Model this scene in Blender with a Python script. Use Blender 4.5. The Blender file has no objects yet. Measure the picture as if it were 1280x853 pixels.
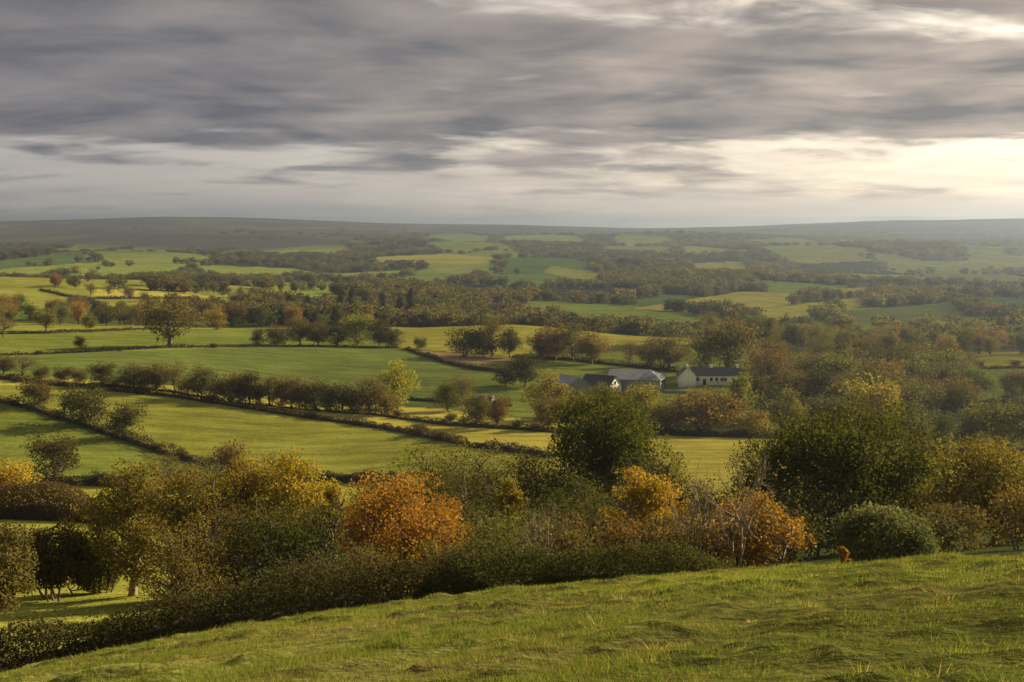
import bpy, math, random
import numpy as np

R = math.radians
sc = bpy.context.scene
COL = sc.collection
rng = np.random.default_rng(11)
random.seed(11)

# ------------------------------------------------------------------ camera
EYE = 60.0                                   # eye height above the scene's zero level
F = 50.0 / 36.0 * 1280.0                     # focal length in photo pixels
HORIZON = 282.0
PITCH = math.atan((426.5 - HORIZON) / F)
cam_d = bpy.data.cameras.new('camera')
cam_d.lens = 50.0
cam_d.sensor_width = 36.0
cam_d.clip_start = 0.1
cam_d.clip_end = 60000
cam = bpy.data.objects.new('camera', cam_d)
COL.objects.link(cam)
cam.location = (0, 0, EYE)
cam.rotation_euler = (math.pi / 2 - PITCH, 0, 0)
sc.camera = cam

# ------------------------------------------------------------------ light
SUN_AZ, SUN_EL = 52.0, 23.0                  # degrees clockwise from the view direction (+Y), and above the horizon
SUN = (math.sin(R(SUN_AZ)) * math.cos(R(SUN_EL)), math.cos(R(SUN_AZ)) * math.cos(R(SUN_EL)), math.sin(R(SUN_EL)))
sun_d = bpy.data.lights.new('sun', 'SUN')
sun_d.energy = 5.0
sun_d.angle = R(0.6)
sun_d.color = (1.0, 0.80, 0.53)
sun = bpy.data.objects.new('sun', sun_d)
COL.objects.link(sun)
sun.location = (300, 200, 200)
from mathutils import Vector
sun.rotation_euler = Vector(SUN).to_track_quat('Z', 'Y').to_euler()

sc.view_settings.view_transform = 'Standard'
sc.view_settings.look = 'None'
sc.view_settings.gamma = 1.0
sc.view_settings.exposure = 1.78
sc.cycles.use_denoising = True
sc.cycles.max_bounces = 6
sc.cycles.diffuse_bounces = 2
sc.cycles.glossy_bounces = 1
sc.cycles.transmission_bounces = 3
sc.cycles.volume_bounces = 0
sc.cycles.transparent_max_bounces = 4
sc.cycles.use_fast_gi = False


def N(nt, kind, **kw):
    n = nt.nodes.new(kind)
    for k, v in kw.items():
        setattr(n, k, v)
    return n


def setin(node, **kw):
    for k, v in kw.items():
        node.inputs[k.replace('_', ' ')].default_value = v
    return node


def math_node(nt, op, a, b=None, c=None, clamp=False):
    n = nt.nodes.new('ShaderNodeMath')
    n.operation = op
    n.use_clamp = clamp
    for i, v in enumerate((a, b, c)):
        if v is None:
            continue
        if isinstance(v, (int, float)):
            n.inputs[i].default_value = v
        else:
            nt.links.new(v, n.inputs[i])
    return n.outputs[0]


def mix_col(nt, fac, a, b, blend='MIX'):
    n = nt.nodes.new('ShaderNodeMix')
    n.data_type = 'RGBA'
    n.blend_type = blend
    for sock, v in ((n.inputs[0], fac), (n.inputs[6], a), (n.inputs[7], b)):
        if isinstance(v, (int, float)):
            sock.default_value = v
        elif isinstance(v, tuple):
            sock.default_value = (v[0], v[1], v[2], 1.0)
        else:
            nt.links.new(v, sock)
    return n.outputs[2]


def smooth(nt, v, lo, hi, a=0.0, b=1.0):
    n = nt.nodes.new('ShaderNodeMapRange')
    n.interpolation_type = 'SMOOTHSTEP'
    nt.links.new(v, n.inputs[0])
    n.inputs[1].default_value, n.inputs[2].default_value = lo, hi
    n.inputs[3].default_value, n.inputs[4].default_value = a, b
    return n.outputs[0]


# ------------------------------------------------------------------ sky: a layered cloud deck over a Nishita sky
def build_world():
    w = bpy.data.worlds.new('World')
    sc.world = w
    w.use_nodes = True
    nt = w.node_tree
    nt.nodes.clear()
    out = N(nt, 'ShaderNodeOutputWorld')
    bg = N(nt, 'ShaderNodeBackground')
    bg.inputs['Strength'].default_value = 0.1
    nt.links.new(bg.outputs[0], out.inputs['Surface'])
    sky = N(nt, 'ShaderNodeTexSky')
    sky.sky_type = 'NISHITA'
    sky.sun_disc = False
    sky.sun_elevation = R(SUN_EL)
    sky.sun_rotation = R(SUN_AZ)
    sky.altitude = 200
    tc = N(nt, 'ShaderNodeTexCoord')
    sep = N(nt, 'ShaderNodeSeparateXYZ')
    nt.links.new(tc.outputs['Generated'], sep.inputs[0])
    x, y, z = sep.outputs
    zc = math_node(nt, 'MAXIMUM', z, 0.0)
    pz = math_node(nt, 'ADD', zc, 0.115)
    px_ = math_node(nt, 'DIVIDE', x, pz)
    py_ = math_node(nt, 'DIVIDE', y, pz)
    comb = N(nt, 'ShaderNodeCombineXYZ')
    nt.links.new(px_, comb.inputs[0])
    nt.links.new(py_, comb.inputs[1])

    def noise(scale, detail, rough, sx=1.0, sy=1.0, off=(0, 0, 0), dist=0.0, lac=2.0):
        mp = N(nt, 'ShaderNodeMapping')
        mp.inputs['Scale'].default_value = (sx, sy, 1)
        mp.inputs['Location'].default_value = off
        nt.links.new(comb.outputs[0], mp.inputs[0])
        n = N(nt, 'ShaderNodeTexNoise')
        setin(n, Scale=scale, Detail=detail, Roughness=rough, Distortion=dist, Lacunarity=lac)
        nt.links.new(mp.outputs[0], n.inputs['Vector'])
        return n.outputs['Fac']

    # angular distance to the sun (cosine)
    dot = N(nt, 'ShaderNodeVectorMath', operation='DOT_PRODUCT')
    nt.links.new(tc.outputs['Generated'], dot.inputs[0])
    dot.inputs[1].default_value = SUN
    glow = smooth(nt, dot.outputs['Value'], 0.36, 0.93)
    glow2 = smooth(nt, dot.outputs['Value'], 0.66, 1.0)

    big = noise(0.62, 2.0, 0.45, 0.75, 1.0, SKY_OFF)
    FO = (2.3, 8.0, 0)
    sd = 0.20 / math.hypot(SUN[0], SUN[1])
    fine = noise(2.4, 6.0, 0.53, 0.85, 1.0, FO, 0.25)
    soft = noise(1.9, 4.0, 0.5, 0.85, 1.0, FO, 0.3)
    soft_s = noise(1.9, 4.0, 0.5, 0.85, 1.0, (FO[0] + SUN[0] * sd, FO[1] + SUN[1] * sd, 0), 0.3)   # a little nearer the sun
    wisp = noise(1.1, 4.0, 0.5, 0.5, 1.2, (7.7, 1.4, 0), 0.3)
    n0 = math_node(nt, 'MULTIPLY', big, 0.44)
    n1 = math_node(nt, 'MULTIPLY_ADD', fine, 0.50, n0)
    n2 = math_node(nt, 'MULTIPLY_ADD', wisp, 0.20, n1)          # mean about 0.57
    # the deck is thick overhead and breaks up towards its far edge
    deck = smooth(nt, z, 0.046, 0.074, -0.060, 0.100)
    top = smooth(nt, z, 0.10, 0.16, 0.0, -0.050)
    n3 = math_node(nt, 'ADD', math_node(nt, 'ADD', n2, deck), top)
    n3 = math_node(nt, 'ADD', n3, math_node(nt, 'MULTIPLY_ADD', glow, -0.035, 0.022))
    dens = smooth(nt, n3, 0.49, 0.635)
    # cloud is lighter where it thins towards the sun
    lit = math_node(nt, 'MULTIPLY_ADD', math_node(nt, 'SUBTRACT', soft, soft_s), 2.4, 0.40, clamp=True)
    # light coming through thin cloud, warmer and stronger towards the sun
    thin = mix_col(nt, glow, (2.50, 2.18, 2.05), (7.6, 6.1, 4.4))
    puff = smooth(nt, noise(3.4, 6.0, 0.6, 1.0, 1.0, (1, 5, 0), 0.5), 0.35, 0.68)
    thin = mix_col(nt, puff, mix_col(nt, 0.42, thin, (1.9, 1.8, 1.85)), thin)
    thin = mix_col(nt, glow2, thin, (7.8, 6.7, 5.1))
    hole = mix_col(nt, 0.87, sky.outputs[0], thin)
    dark = mix_col(nt, glow, (0.66, 0.68, 0.80), (1.15, 1.06, 1.02))
    mid = mix_col(nt, glow, (1.50, 1.36, 1.33), (3.3, 2.7, 2.2))
    body = mix_col(nt, lit, dark, mid)
    col = mix_col(nt, dens, hole, body)
    # distant veil of cloud towards the horizon
    veil_c = mix_col(nt, glow, (1.50, 1.46, 1.50), (5.2, 4.4, 3.4))
    veil_n = smooth(nt, noise(0.9, 5, 0.52, 0.6, 1.2, (3, 3, 0), 0.4), 0.36, 0.66, 0.35, 0.95)
    veil_z = smooth(nt, z, 0.010, 0.066, 1.0, 0.0)
    veil = math_node(nt, 'MULTIPLY', veil_n, veil_z)
    col = mix_col(nt, veil, col, veil_c)
    low = smooth(nt, z, -0.02, 0.028, 1.0, 0.0)
    col = mix_col(nt, math_node(nt, 'MULTIPLY', low, 0.75), col, mix_col(nt, glow, (1.7, 1.66, 1.68), (5.2, 4.4, 3.4)))
    nt.links.new(mix_col(nt, 1.0, col, (SKY_GAIN, SKY_GAIN, SKY_GAIN), 'MULTIPLY'), bg.inputs['Color'])


SKY_OFF = (0.3, 6.2, 0)
SKY_GAIN = 0.615
build_world()

# ------------------------------------------------------------------ noise on numpy arrays
_perm = np.random.default_rng(5).random((256, 256))


def vnoise(x, y):
    xi, yi = np.floor(x).astype(np.int64), np.floor(y).astype(np.int64)
    fx, fy = x - xi, y - yi
    fx, fy = fx * fx * (3 - 2 * fx), fy * fy * (3 - 2 * fy)
    a, b = _perm[xi & 255, yi & 255], _perm[(xi + 1) & 255, yi & 255]
    c, d = _perm[xi & 255, (yi + 1) & 255], _perm[(xi + 1) & 255, (yi + 1) & 255]
    return (a * (1 - fx) + b * fx) * (1 - fy) + (c * (1 - fx) + d * fx) * fy


def fbm(x, y, o=3):
    s, amp, tot = 0, 1.0, 0
    for k in range(o):
        s = s + amp * vnoise(x * 2 ** k + 17.3 * k, y * 2 ** k + 9.1 * k)
        tot += amp
        amp *= 0.5
    return s / tot * 2 - 1


# ------------------------------------------------------------------ pixels, rays, terrain
CP, SP = math.cos(PITCH), math.sin(PITCH)


def ray(px, py):
    """direction through a photo pixel, scaled to one metre of Y"""
    a, b = (px - 640.0) / F, (426.5 - py) / F
    d = np.array([a, CP + b * SP, -SP + b * CP])
    return d / d[1]


def project(X, Y, Z):
    d = Y * CP - (Z - EYE) * SP
    h = Y * SP + (Z - EYE) * CP
    d = np.where(d < 0.1, 0.1, d)
    return 640.0 + F * X / d, 426.5 - F * h / d


# what the photograph shows of the ground: pixel column -> (pixel row, distance in metres)
PROFILE = {
    0: [(847, 50), (792, 75), (746, 100), (690, 140), (650, 180), (632, 215), (605, 290), (540, 350), (475, 420), (452, 480), (431, 560), (413, 620), (408, 680),
        (403, 760), (376, 950), (361, 1050), (347, 1180), (358, 1500), (336, 2200), (318, 3500), (300, 5000), (283, 7000), (276, 8000), (284, 9500), (284, 14000)],
    213: [(810, 50), (781, 75), (738, 100), (690, 140), (645, 200), (600, 290), (540, 360), (495, 410), (458, 480), (432, 560), (416, 640), (411, 690),
          (408, 760), (384, 980), (366, 1130), (351, 1300), (360, 1600), (336, 2300), (317, 3500), (298, 5000), (279, 7000), (269, 8000), (280, 9500), (284, 14000)],
    430: [(775, 50), (725, 95), (690, 140), (650, 200), (622, 260), (600, 295), (560, 340), (525, 390), (500, 440), (476, 490), (446, 560), (432, 620), (419, 700),
          (409, 760), (406, 900), (386, 1100), (362, 1500), (338, 2300), (316, 3500), (299, 5000), (284, 7000), (277, 8000), (284, 9500), (285, 14000)],
    640: [(752, 50), (715, 95), (685, 140), (645, 200), (605, 260), (568, 310), (545, 350), (520, 400), (496, 450), (475, 500), (452, 560), (428, 640), (406, 720),
          (420, 850), (389, 1100), (370, 1400), (352, 1800), (336, 2400), (318, 3500), (302, 5000), (289, 7000), (281, 8500), (286, 10000), (286, 14000)],
    850: [(735, 46), (705, 95), (680, 140), (645, 200), (605, 260), (580, 300), (556, 340), (546, 375), (520, 420), (487, 460), (470, 500), (455, 560), (437, 640), (423, 720),
          (430, 850), (398, 1080), (382, 1300), (370, 1500), (353, 1900), (335, 2500), (318, 3500), (303, 5000), (293, 7000), (288, 10000), (286.5, 14000)],
    1060: [(712, 46), (690, 95), (668, 140), (640, 200), (605, 260), (578, 310), (562, 350), (541, 400), (515, 460), (491, 520), (465, 590), (455, 640), (436, 800), (410, 1030),
           (393, 1200), (380, 1400), (365, 1700), (350, 2100), (337, 2600), (320, 3500), (305, 5000), (288, 6500), (280, 7800), (287, 10000), (285.5, 14000)],
    1280: [(695, 46), (672, 95), (652, 140), (625, 200), (596, 260), (576, 310), (569, 340), (551, 400), (521, 460), (492, 520), (471, 600), (460, 640), (447, 690), (437, 800),
           (415, 1000), (395, 1200), (375, 1500), (358, 1900), (342, 2400), (328, 3000), (312, 4000), (298, 5500), (281, 6500), (273, 7500), (284, 9500), (285, 14000)],
}
PROFILE[925] = [(y + (2 if Y > 700 else 0), Y) for y, Y in PROFILE[850] if 300 <= Y <= 760]
PROFILE[-450] = PROFILE[0]
PROFILE[1730] = PROFILE[1280]
_pts, _val = [], []
for pxc, rows in PROFILE.items():
    for py, Yd in rows:
        d = ray(pxc, py)
        _pts.append((d[0] * 1.6, math.log(Yd)))
        _val.append(d[2] * Yd)
_pts, _val = np.array(_pts), np.array(_val)


def _tps(r2):
    return 0.5 * r2 * np.log(np.maximum(r2, 1e-12))


_n = len(_pts)
_A = np.zeros((_n + 3, _n + 3))
_A[:_n, :_n] = _tps(((_pts[:, None] - _pts[None]) ** 2).sum(-1)) + np.eye(_n) * 5e-5
_A[:_n, _n] = _A[_n, :_n] = 1
_A[:_n, _n + 1:] = _pts
_A[_n + 1:, :_n] = _pts.T
_W = np.linalg.solve(_A, np.concatenate([_val, np.zeros(3)]))


RIDGES = [(-0.20, 0.17, 4700, 600, 26), (0.03, 0.10, 2500, 320, 17), (0.27, 0.12, 3600, 450, 26), (-0.05, 0.09, 3700, 380, 19), (0.15, 0.08, 1900, 200, 9), (-0.28, 0.10, 2800, 300, 15), (0.13, 0.10, 5000, 500, 22)]


def ground(X, Y, detail=True):
    X, Y = np.broadcast_arrays(np.asarray(X, float), np.asarray(Y, float))
    shp = X.shape
    X, Y = X.ravel(), Y.ravel()
    Yc = np.maximum(Y, 30.0)
    u = np.clip(X / Yc, -0.62, 0.62) * 1.6
    lv = np.log(Yc)
    far = np.empty(len(X))
    for s in range(0, len(X), 40000):
        e = s + 40000
        r2 = (u[s:e, None] - _pts[None, :, 0]) ** 2 + (lv[s:e, None] - _pts[None, :, 1]) ** 2
        far[s:e] = _tps(r2) @ _W[:_n] + _W[_n] + _W[_n + 1] * u[s:e] + _W[_n + 2] * lv[s:e]
    # the hillside the camera stands on
    xs = np.clip(X, -14, 14)
    lat = 0.105 * xs - np.where(xs < 0, 0.0050, 0.0030) * xs ** 2 + (X - xs) * 0.06
    ex = np.clip(Y - 22, 0, 40)
    near = -1.98 - 0.192 * Y + lat - 0.0028 * ex ** 2
    t = np.clip((Y - 40) / 22.0, 0, 1)
    t = t * t * (3 - 2 * t)
    z = near * (1 - t) + far * t
    if detail:
        fz = np.clip((Y - 4) / 12, 0, 1)
        z = z + fz * (1 - t) * (0.09 * fbm(X * 0.35, Y * 0.35, 3) + 0.23 * np.maximum(0, fbm(X * 1.05 + 40, Y * 1.15, 3) + 0.03) ** 1.0)
        m = np.clip((Y - 110) / 150, 0, 1)
        z = z + m * 0.7 * fbm(X / 70, Y / 70, 3)
        g = np.clip((Y - 1400) / 2500, 0, 1)
        z = z + g * np.clip((9800 - Y) / 3000, 0, 1) * (7.0 * fbm(X / 700, Y / 700 + 5, 4) + 30.0 * fbm(X / 1300 + 3, Y / 900 + 5, 3))
        # separate rounded hills across the far valley
        uu = X / np.maximum(Y, 1.0)
        for u0, su, y0, sy, A in RIDGES:
            z = z + A * np.exp(-((uu - u0) / su) ** 2 - ((Y - y0) / sy) ** 2)
    return (z + EYE).reshape(shp)


def at(px, Y):
    """the ground in pixel column px at distance Y"""
    X = ray(px, 500)[0] * Y
    for _ in range(3):
        z = float(ground(X, Y))
        q = float(project(np.array(X), np.array(float(Y)), np.array(z))[0])
        X += (px - q) * Y / F
    return np.array([X, Y, float(ground(X, Y))])


_Ys = np.exp(np.linspace(math.log(38), math.log(9000), 700))


def hit(px, py, y0=40, y1=9000):
    """first ground point along a pixel's ray between two distances"""
    d = ray(px, py)
    Ys = _Ys[(_Ys >= y0) & (_Ys <= y1)]
    gz = ground(d[0] * Ys, Ys)
    below = (EYE + d[2] * Ys) <= gz
    i = int(np.argmax(below)) if below.any() else int(np.argmin(EYE + d[2] * Ys - gz))
    Yh = Ys[i]
    if below.any() and i > 0:
        a = (EYE + d[2] * Ys[i - 1]) - gz[i - 1]
        b = gz[i] - (EYE + d[2] * Ys[i])
        Yh = Ys[i - 1] + (Ys[i] - Ys[i - 1]) * a / max(a + b, 1e-9)
    return np.array([d[0] * Yh, Yh, float(ground(d[0] * Yh, Yh))])


# ------------------------------------------------------------------ mesh helpers
def mesh_np(name, verts, faces, mats=(), attr=None, smooth_=False, fmat=None):
    verts = np.asarray(verts, np.float32)
    faces = np.asarray(faces, np.int32)
    me = bpy.data.meshes.new(name)
    k = faces.shape[1]
    me.vertices.add(len(verts))
    me.vertices.foreach_set('co', verts.ravel())
    me.loops.add(faces.size)
    me.loops.foreach_set('vertex_index', faces.ravel())
    me.polygons.add(len(faces))
    me.polygons.foreach_set('loop_start', np.arange(0, faces.size, k, dtype=np.int32))
    me.polygons.foreach_set('loop_total', np.full(len(faces), k, np.int32))
    for m in mats:
        me.materials.append(m)
    if fmat is not None:
        me.polygons.foreach_set('material_index', np.asarray(fmat, np.int32))
    me.update(calc_edges=True)
    me.polygons.foreach_set('use_smooth', np.full(len(faces), smooth_, bool))
    if attr:
        for an, av in attr.items():
            a = me.attributes.new(an, 'FLOAT_COLOR', 'POINT')
            av = np.asarray(av, np.float32)
            if av.shape[1] == 3:
                av = np.concatenate([av, np.ones((len(av), 1), np.float32)], 1)
            a.data.foreach_set('color', av.ravel())
    return me


def link(name, data, parent=None, loc=None):
    o = bpy.data.objects.new(name, data)
    COL.objects.link(o)
    if parent is not None:
        o.parent = parent
    if loc is not None:
        o.location = [float(v) for v in loc]
    return o


def tag(o, label, cat, group=None, kind=None):
    o['label'] = label
    if cat:
        o['category'] = cat
    if group:
        o['group'] = group
    if kind:
        o['kind'] = kind
    return o


# ------------------------------------------------------------------ materials
def new_mat(name):
    m = bpy.data.materials.new(name)
    m.use_nodes = True
    nt = m.node_tree
    nt.nodes.clear()
    out = N(nt, 'ShaderNodeOutputMaterial')
    return m, nt, out


def leaf_material(name, use_attr_col=False, trans=0.32, vary=0.95):
    """leaves: the object's own colour, varied by clump and by leaf, letting some light through"""
    m, nt, out = new_mat(name)
    a = N(nt, 'ShaderNodeAttribute', attribute_name='tint')
    sep = N(nt, 'ShaderNodeSeparateColor')
    nt.links.new(a.outputs['Color'], sep.inputs[0])
    if use_attr_col:
        base = N(nt, 'ShaderNodeAttribute', attribute_name='col', attribute_type='INSTANCER').outputs['Color']
    else:
        base = N(nt, 'ShaderNodeObjectInfo').outputs['Color']
    hsv = N(nt, 'ShaderNodeHueSaturation')
    nt.links.new(base, hsv.inputs['Color'])
    h = math_node(nt, 'MULTIPLY_ADD', sep.outputs[0], 0.034, 0.480)
    nt.links.new(h, hsv.inputs['Hue'])
    v = math_node(nt, 'MULTIPLY_ADD', sep.outputs[1], vary, 1.0 - vary / 2)
    nt.links.new(v, hsv.inputs['Value'])
    s = math_node(nt, 'MULTIPLY_ADD', sep.outputs[2], 0.35, 0.80)
    nt.links.new(s, hsv.inputs['Saturation'])
    d = N(nt, 'ShaderNodeBsdfDiffuse')
    t = N(nt, 'ShaderNodeBsdfTranslucent')
    nt.links.new(hsv.outputs[0], d.inputs[0])
    tcol = mix_col(nt, 1.0, hsv.outputs[0], (1.15, 1.12, 0.75), 'MULTIPLY')
    nt.links.new(tcol, t.inputs[0])
    mx = N(nt, 'ShaderNodeMixShader')
    mx.inputs[0].default_value = trans
    nt.links.new(d.outputs[0], mx.inputs[1])
    nt.links.new(t.outputs[0], mx.inputs[2])
    nt.links.new(mx.outputs[0], out.inputs[0])
    return m


def plain(name, c1, c2=None, scale=3.0, rough=0.9, stretch=(1, 1, 1), bump=0.0, spec=0.1):
    m, nt, out = new_mat(name)
    b = N(nt, 'ShaderNodeBsdfPrincipled')
    b.inputs['Roughness'].default_value = rough
    b.inputs['Specular IOR Level'].default_value = spec
    tc = N(nt, 'ShaderNodeTexCoord')
    mp = N(nt, 'ShaderNodeMapping')
    mp.inputs['Scale'].default_value = stretch
    nt.links.new(tc.outputs['Object'], mp.inputs[0])
    n = N(nt, 'ShaderNodeTexNoise')
    setin(n, Scale=scale, Detail=6.0, Roughness=0.65)
    nt.links.new(mp.outputs[0], n.inputs['Vector'])
    f = smooth(nt, n.outputs['Fac'], 0.32, 0.68)
    c2 = c2 or tuple(0.75 * v for v in c1)
    nt.links.new(mix_col(nt, f, c1, c2), b.inputs['Base Color'])
    if bump:
        bp = N(nt, 'ShaderNodeBump')
        bp.inputs['Strength'].default_value = bump
        nt.links.new(n.outputs['Fac'], bp.inputs['Height'])
        nt.links.new(bp.outputs[0], b.inputs['Normal'])
    nt.links.new(b.outputs[0], out.inputs[0])
    return m


LEAF = leaf_material('autumn_leaves')
LEAF_MASS = leaf_material('woodland_leaves', True, 0.38, 0.5)
BARK = plain('bark', (0.085, 0.065, 0.045), (0.16, 0.13, 0.095), 6, 0.95, (3, 3, 0.6), 0.6)
PALE_BARK = plain('pale_bark', (0.23, 0.19, 0.14), (0.13, 0.105, 0.08), 5, 0.9, (2, 2, 0.8), 0.5)
TWIG = plain('hedge_twigs', (0.075, 0.055, 0.035), (0.04, 0.032, 0.022), 2.5, 1.0)


def grass_ground():
    m, nt, out = new_mat('pasture')
    a = N(nt, 'ShaderNodeAttribute', attribute_name='col')
    g = N(nt, 'ShaderNodeNewGeometry')

    def nz(scale, det, lo, hi, st=(1, 1, 1)):
        mp = N(nt, 'ShaderNodeMapping')
        mp.inputs['Scale'].default_value = st
        nt.links.new(g.outputs['Position'], mp.inputs[0])
        n = N(nt, 'ShaderNodeTexNoise')
        setin(n, Scale=scale, Detail=det, Roughness=0.62)
        nt.links.new(mp.outputs[0], n.inputs['Vector'])
        return smooth(nt, n.outputs['Fac'], 0.3, 0.7, lo, hi), n

    f1, n1 = nz(2.6, 5, 0.72, 1.28)
    f2, n2 = nz(0.11, 5, 0.74, 1.26, (0.6, 1.6, 1))
    f3, n3 = nz(0.012, 4, 0.86, 1.14)
    k = math_node(nt, 'MULTIPLY', math_node(nt, 'MULTIPLY', f1, f2), f3)
    comb = N(nt, 'ShaderNodeCombineColor')
    for i in range(3):
        nt.links.new(k, comb.inputs[i])
    c = mix_col(nt, 1.0, a.outputs['Color'], comb.outputs[0], 'MULTIPLY')
    straw, _ = nz(0.35, 6, 0.0, 0.34, (0.7, 1.5, 1))
    c = mix_col(nt, straw, c, mix_col(nt, 1.0, c, (1.45, 1.08, 1.0), 'MULTIPLY'))
    d = N(nt, 'ShaderNodeBsdfDiffuse')
    d.inputs['Roughness'].default_value = 1.0
    nt.links.new(c, d.inputs[0])
    _f, n4 = nz(0.5, 6, 0, 1, (0.7, 1.3, 1))
    hsum = math_node(nt, 'MULTIPLY_ADD', n4.outputs['Fac'], 2.6, n1.outputs['Fac'])
    bp = N(nt, 'ShaderNodeBump')
    setin(bp, Strength=0.6, Distance=0.28)
    nt.links.new(hsum, bp.inputs['Height'])
    nt.links.new(bp.outputs[0], d.inputs['Normal'])
    nt.links.new(d.outputs[0], out.inputs[0])
    return m


PASTURE = grass_ground()

# ------------------------------------------------------------------ fields
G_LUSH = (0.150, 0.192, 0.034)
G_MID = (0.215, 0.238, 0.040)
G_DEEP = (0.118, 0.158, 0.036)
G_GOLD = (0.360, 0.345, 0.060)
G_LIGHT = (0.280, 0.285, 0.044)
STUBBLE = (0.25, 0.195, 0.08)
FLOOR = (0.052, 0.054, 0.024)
MOOR_SHADED = (0.060, 0.058, 0.044)  # moorland tone, its darkness also standing in for cloud shadow on the hills
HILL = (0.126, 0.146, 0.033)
# name, label, colour, distance range, outline in photo pixels
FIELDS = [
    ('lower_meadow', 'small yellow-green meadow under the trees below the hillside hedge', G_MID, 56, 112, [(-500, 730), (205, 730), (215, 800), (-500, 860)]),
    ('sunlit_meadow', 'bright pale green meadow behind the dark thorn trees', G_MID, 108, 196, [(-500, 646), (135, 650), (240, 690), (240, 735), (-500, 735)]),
    ('corner_pasture', 'deep green pasture in the corner under the diagonal hedge', G_LUSH, 240, 400, [(-500, 500), (0, 500), (40, 512), (240, 578), (300, 596), (300, 606), (-500, 606)]),  # deep green is the grass's own colour here
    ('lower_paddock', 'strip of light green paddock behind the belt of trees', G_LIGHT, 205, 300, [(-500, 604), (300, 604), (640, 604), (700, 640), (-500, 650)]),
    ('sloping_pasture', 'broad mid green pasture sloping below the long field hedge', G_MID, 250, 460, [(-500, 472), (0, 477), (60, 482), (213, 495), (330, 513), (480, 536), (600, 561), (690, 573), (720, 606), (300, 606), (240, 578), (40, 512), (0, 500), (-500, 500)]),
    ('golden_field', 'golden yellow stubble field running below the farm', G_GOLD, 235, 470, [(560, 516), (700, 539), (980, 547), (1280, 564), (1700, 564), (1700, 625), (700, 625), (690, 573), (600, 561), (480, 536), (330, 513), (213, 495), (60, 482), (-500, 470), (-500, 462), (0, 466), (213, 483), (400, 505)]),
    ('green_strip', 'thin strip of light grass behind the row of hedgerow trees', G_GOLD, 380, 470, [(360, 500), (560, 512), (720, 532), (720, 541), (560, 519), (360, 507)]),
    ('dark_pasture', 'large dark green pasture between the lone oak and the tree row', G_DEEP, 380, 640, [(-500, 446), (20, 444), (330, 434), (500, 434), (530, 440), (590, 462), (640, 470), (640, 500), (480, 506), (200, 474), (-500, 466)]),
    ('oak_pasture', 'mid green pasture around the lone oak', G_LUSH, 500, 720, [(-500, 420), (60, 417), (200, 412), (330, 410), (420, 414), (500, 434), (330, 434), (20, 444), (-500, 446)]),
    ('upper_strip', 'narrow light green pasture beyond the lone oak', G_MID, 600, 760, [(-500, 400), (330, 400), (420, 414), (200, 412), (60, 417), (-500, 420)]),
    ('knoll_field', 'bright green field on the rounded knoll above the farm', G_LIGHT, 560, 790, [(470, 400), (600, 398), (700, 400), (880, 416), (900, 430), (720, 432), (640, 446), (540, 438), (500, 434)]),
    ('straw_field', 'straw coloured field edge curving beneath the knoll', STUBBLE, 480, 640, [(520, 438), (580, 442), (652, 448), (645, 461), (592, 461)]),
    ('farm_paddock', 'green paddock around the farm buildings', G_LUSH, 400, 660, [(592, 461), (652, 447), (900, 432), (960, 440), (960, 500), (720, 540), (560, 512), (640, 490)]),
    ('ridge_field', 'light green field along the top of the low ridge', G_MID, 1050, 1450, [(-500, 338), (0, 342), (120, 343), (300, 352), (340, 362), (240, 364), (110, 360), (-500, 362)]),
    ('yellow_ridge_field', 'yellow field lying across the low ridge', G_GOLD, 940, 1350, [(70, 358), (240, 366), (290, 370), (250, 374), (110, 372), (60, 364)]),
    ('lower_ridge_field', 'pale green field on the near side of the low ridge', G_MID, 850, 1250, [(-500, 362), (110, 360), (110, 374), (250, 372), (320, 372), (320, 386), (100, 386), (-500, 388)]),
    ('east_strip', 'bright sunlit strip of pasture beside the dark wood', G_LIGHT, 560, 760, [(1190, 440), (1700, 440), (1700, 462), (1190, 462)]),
    ('east_pasture', 'green pasture below the sunlit strip', G_LUSH, 480, 680, [(1190, 461), (1700, 460), (1700, 500), (1190, 500)]),  # same lush green as the other pastures
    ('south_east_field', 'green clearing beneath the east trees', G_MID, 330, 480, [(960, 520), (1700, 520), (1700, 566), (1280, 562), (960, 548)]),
    ('mid_valley_field', 'green field in the middle of the valley woods', G_LIGHT, 1000, 1800, [(790, 386), (930, 364), (1010, 368), (995, 380), (900, 392)]),
    ('mid_valley_slope', 'pale green slope among the valley woods', G_LIGHT, 950, 1600, [(920, 390), (1075, 372), (1085, 382), (960, 402)]),
    ('deep_valley_field', 'dark green rectangular field in the valley woods', G_DEEP, 950, 1500, [(1048, 390), (1190, 378), (1215, 398), (1070, 410)]),
    ('valley_bank', 'bright green bank above the valley field', G_LIGHT, 1200, 1900, [(1000, 362), (1080, 360), (1095, 370), (1010, 370)]),
    ('far_bright_field', 'far bright green field on the sunlit slope', G_MID, 1700, 3600, [(690, 333), (745, 340), (755, 350), (715, 349), (680, 340)]),
    ('far_bright_field', 'far yellow-green strip below the moorland edge', G_LIGHT, 2200, 4500, [(460, 322), (560, 317), (625, 323), (600, 330), (480, 332)]),
    ('far_bright_field', 'far green field under the east moor', G_MID, 2200, 5000, [(960, 318), (1060, 316), (1095, 326), (1000, 330)]),
    ('far_bright_field', 'far pale field beside the east moor', G_MID, 1800, 4200, [(1205, 320), (1400, 318), (1400, 340), (1225, 338)]),
    ('far_bright_field', 'far pair of green fields in the valley haze', G_MID, 1700, 3600, [(860, 330), (930, 326), (940, 346), (870, 344)]),
]


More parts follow.
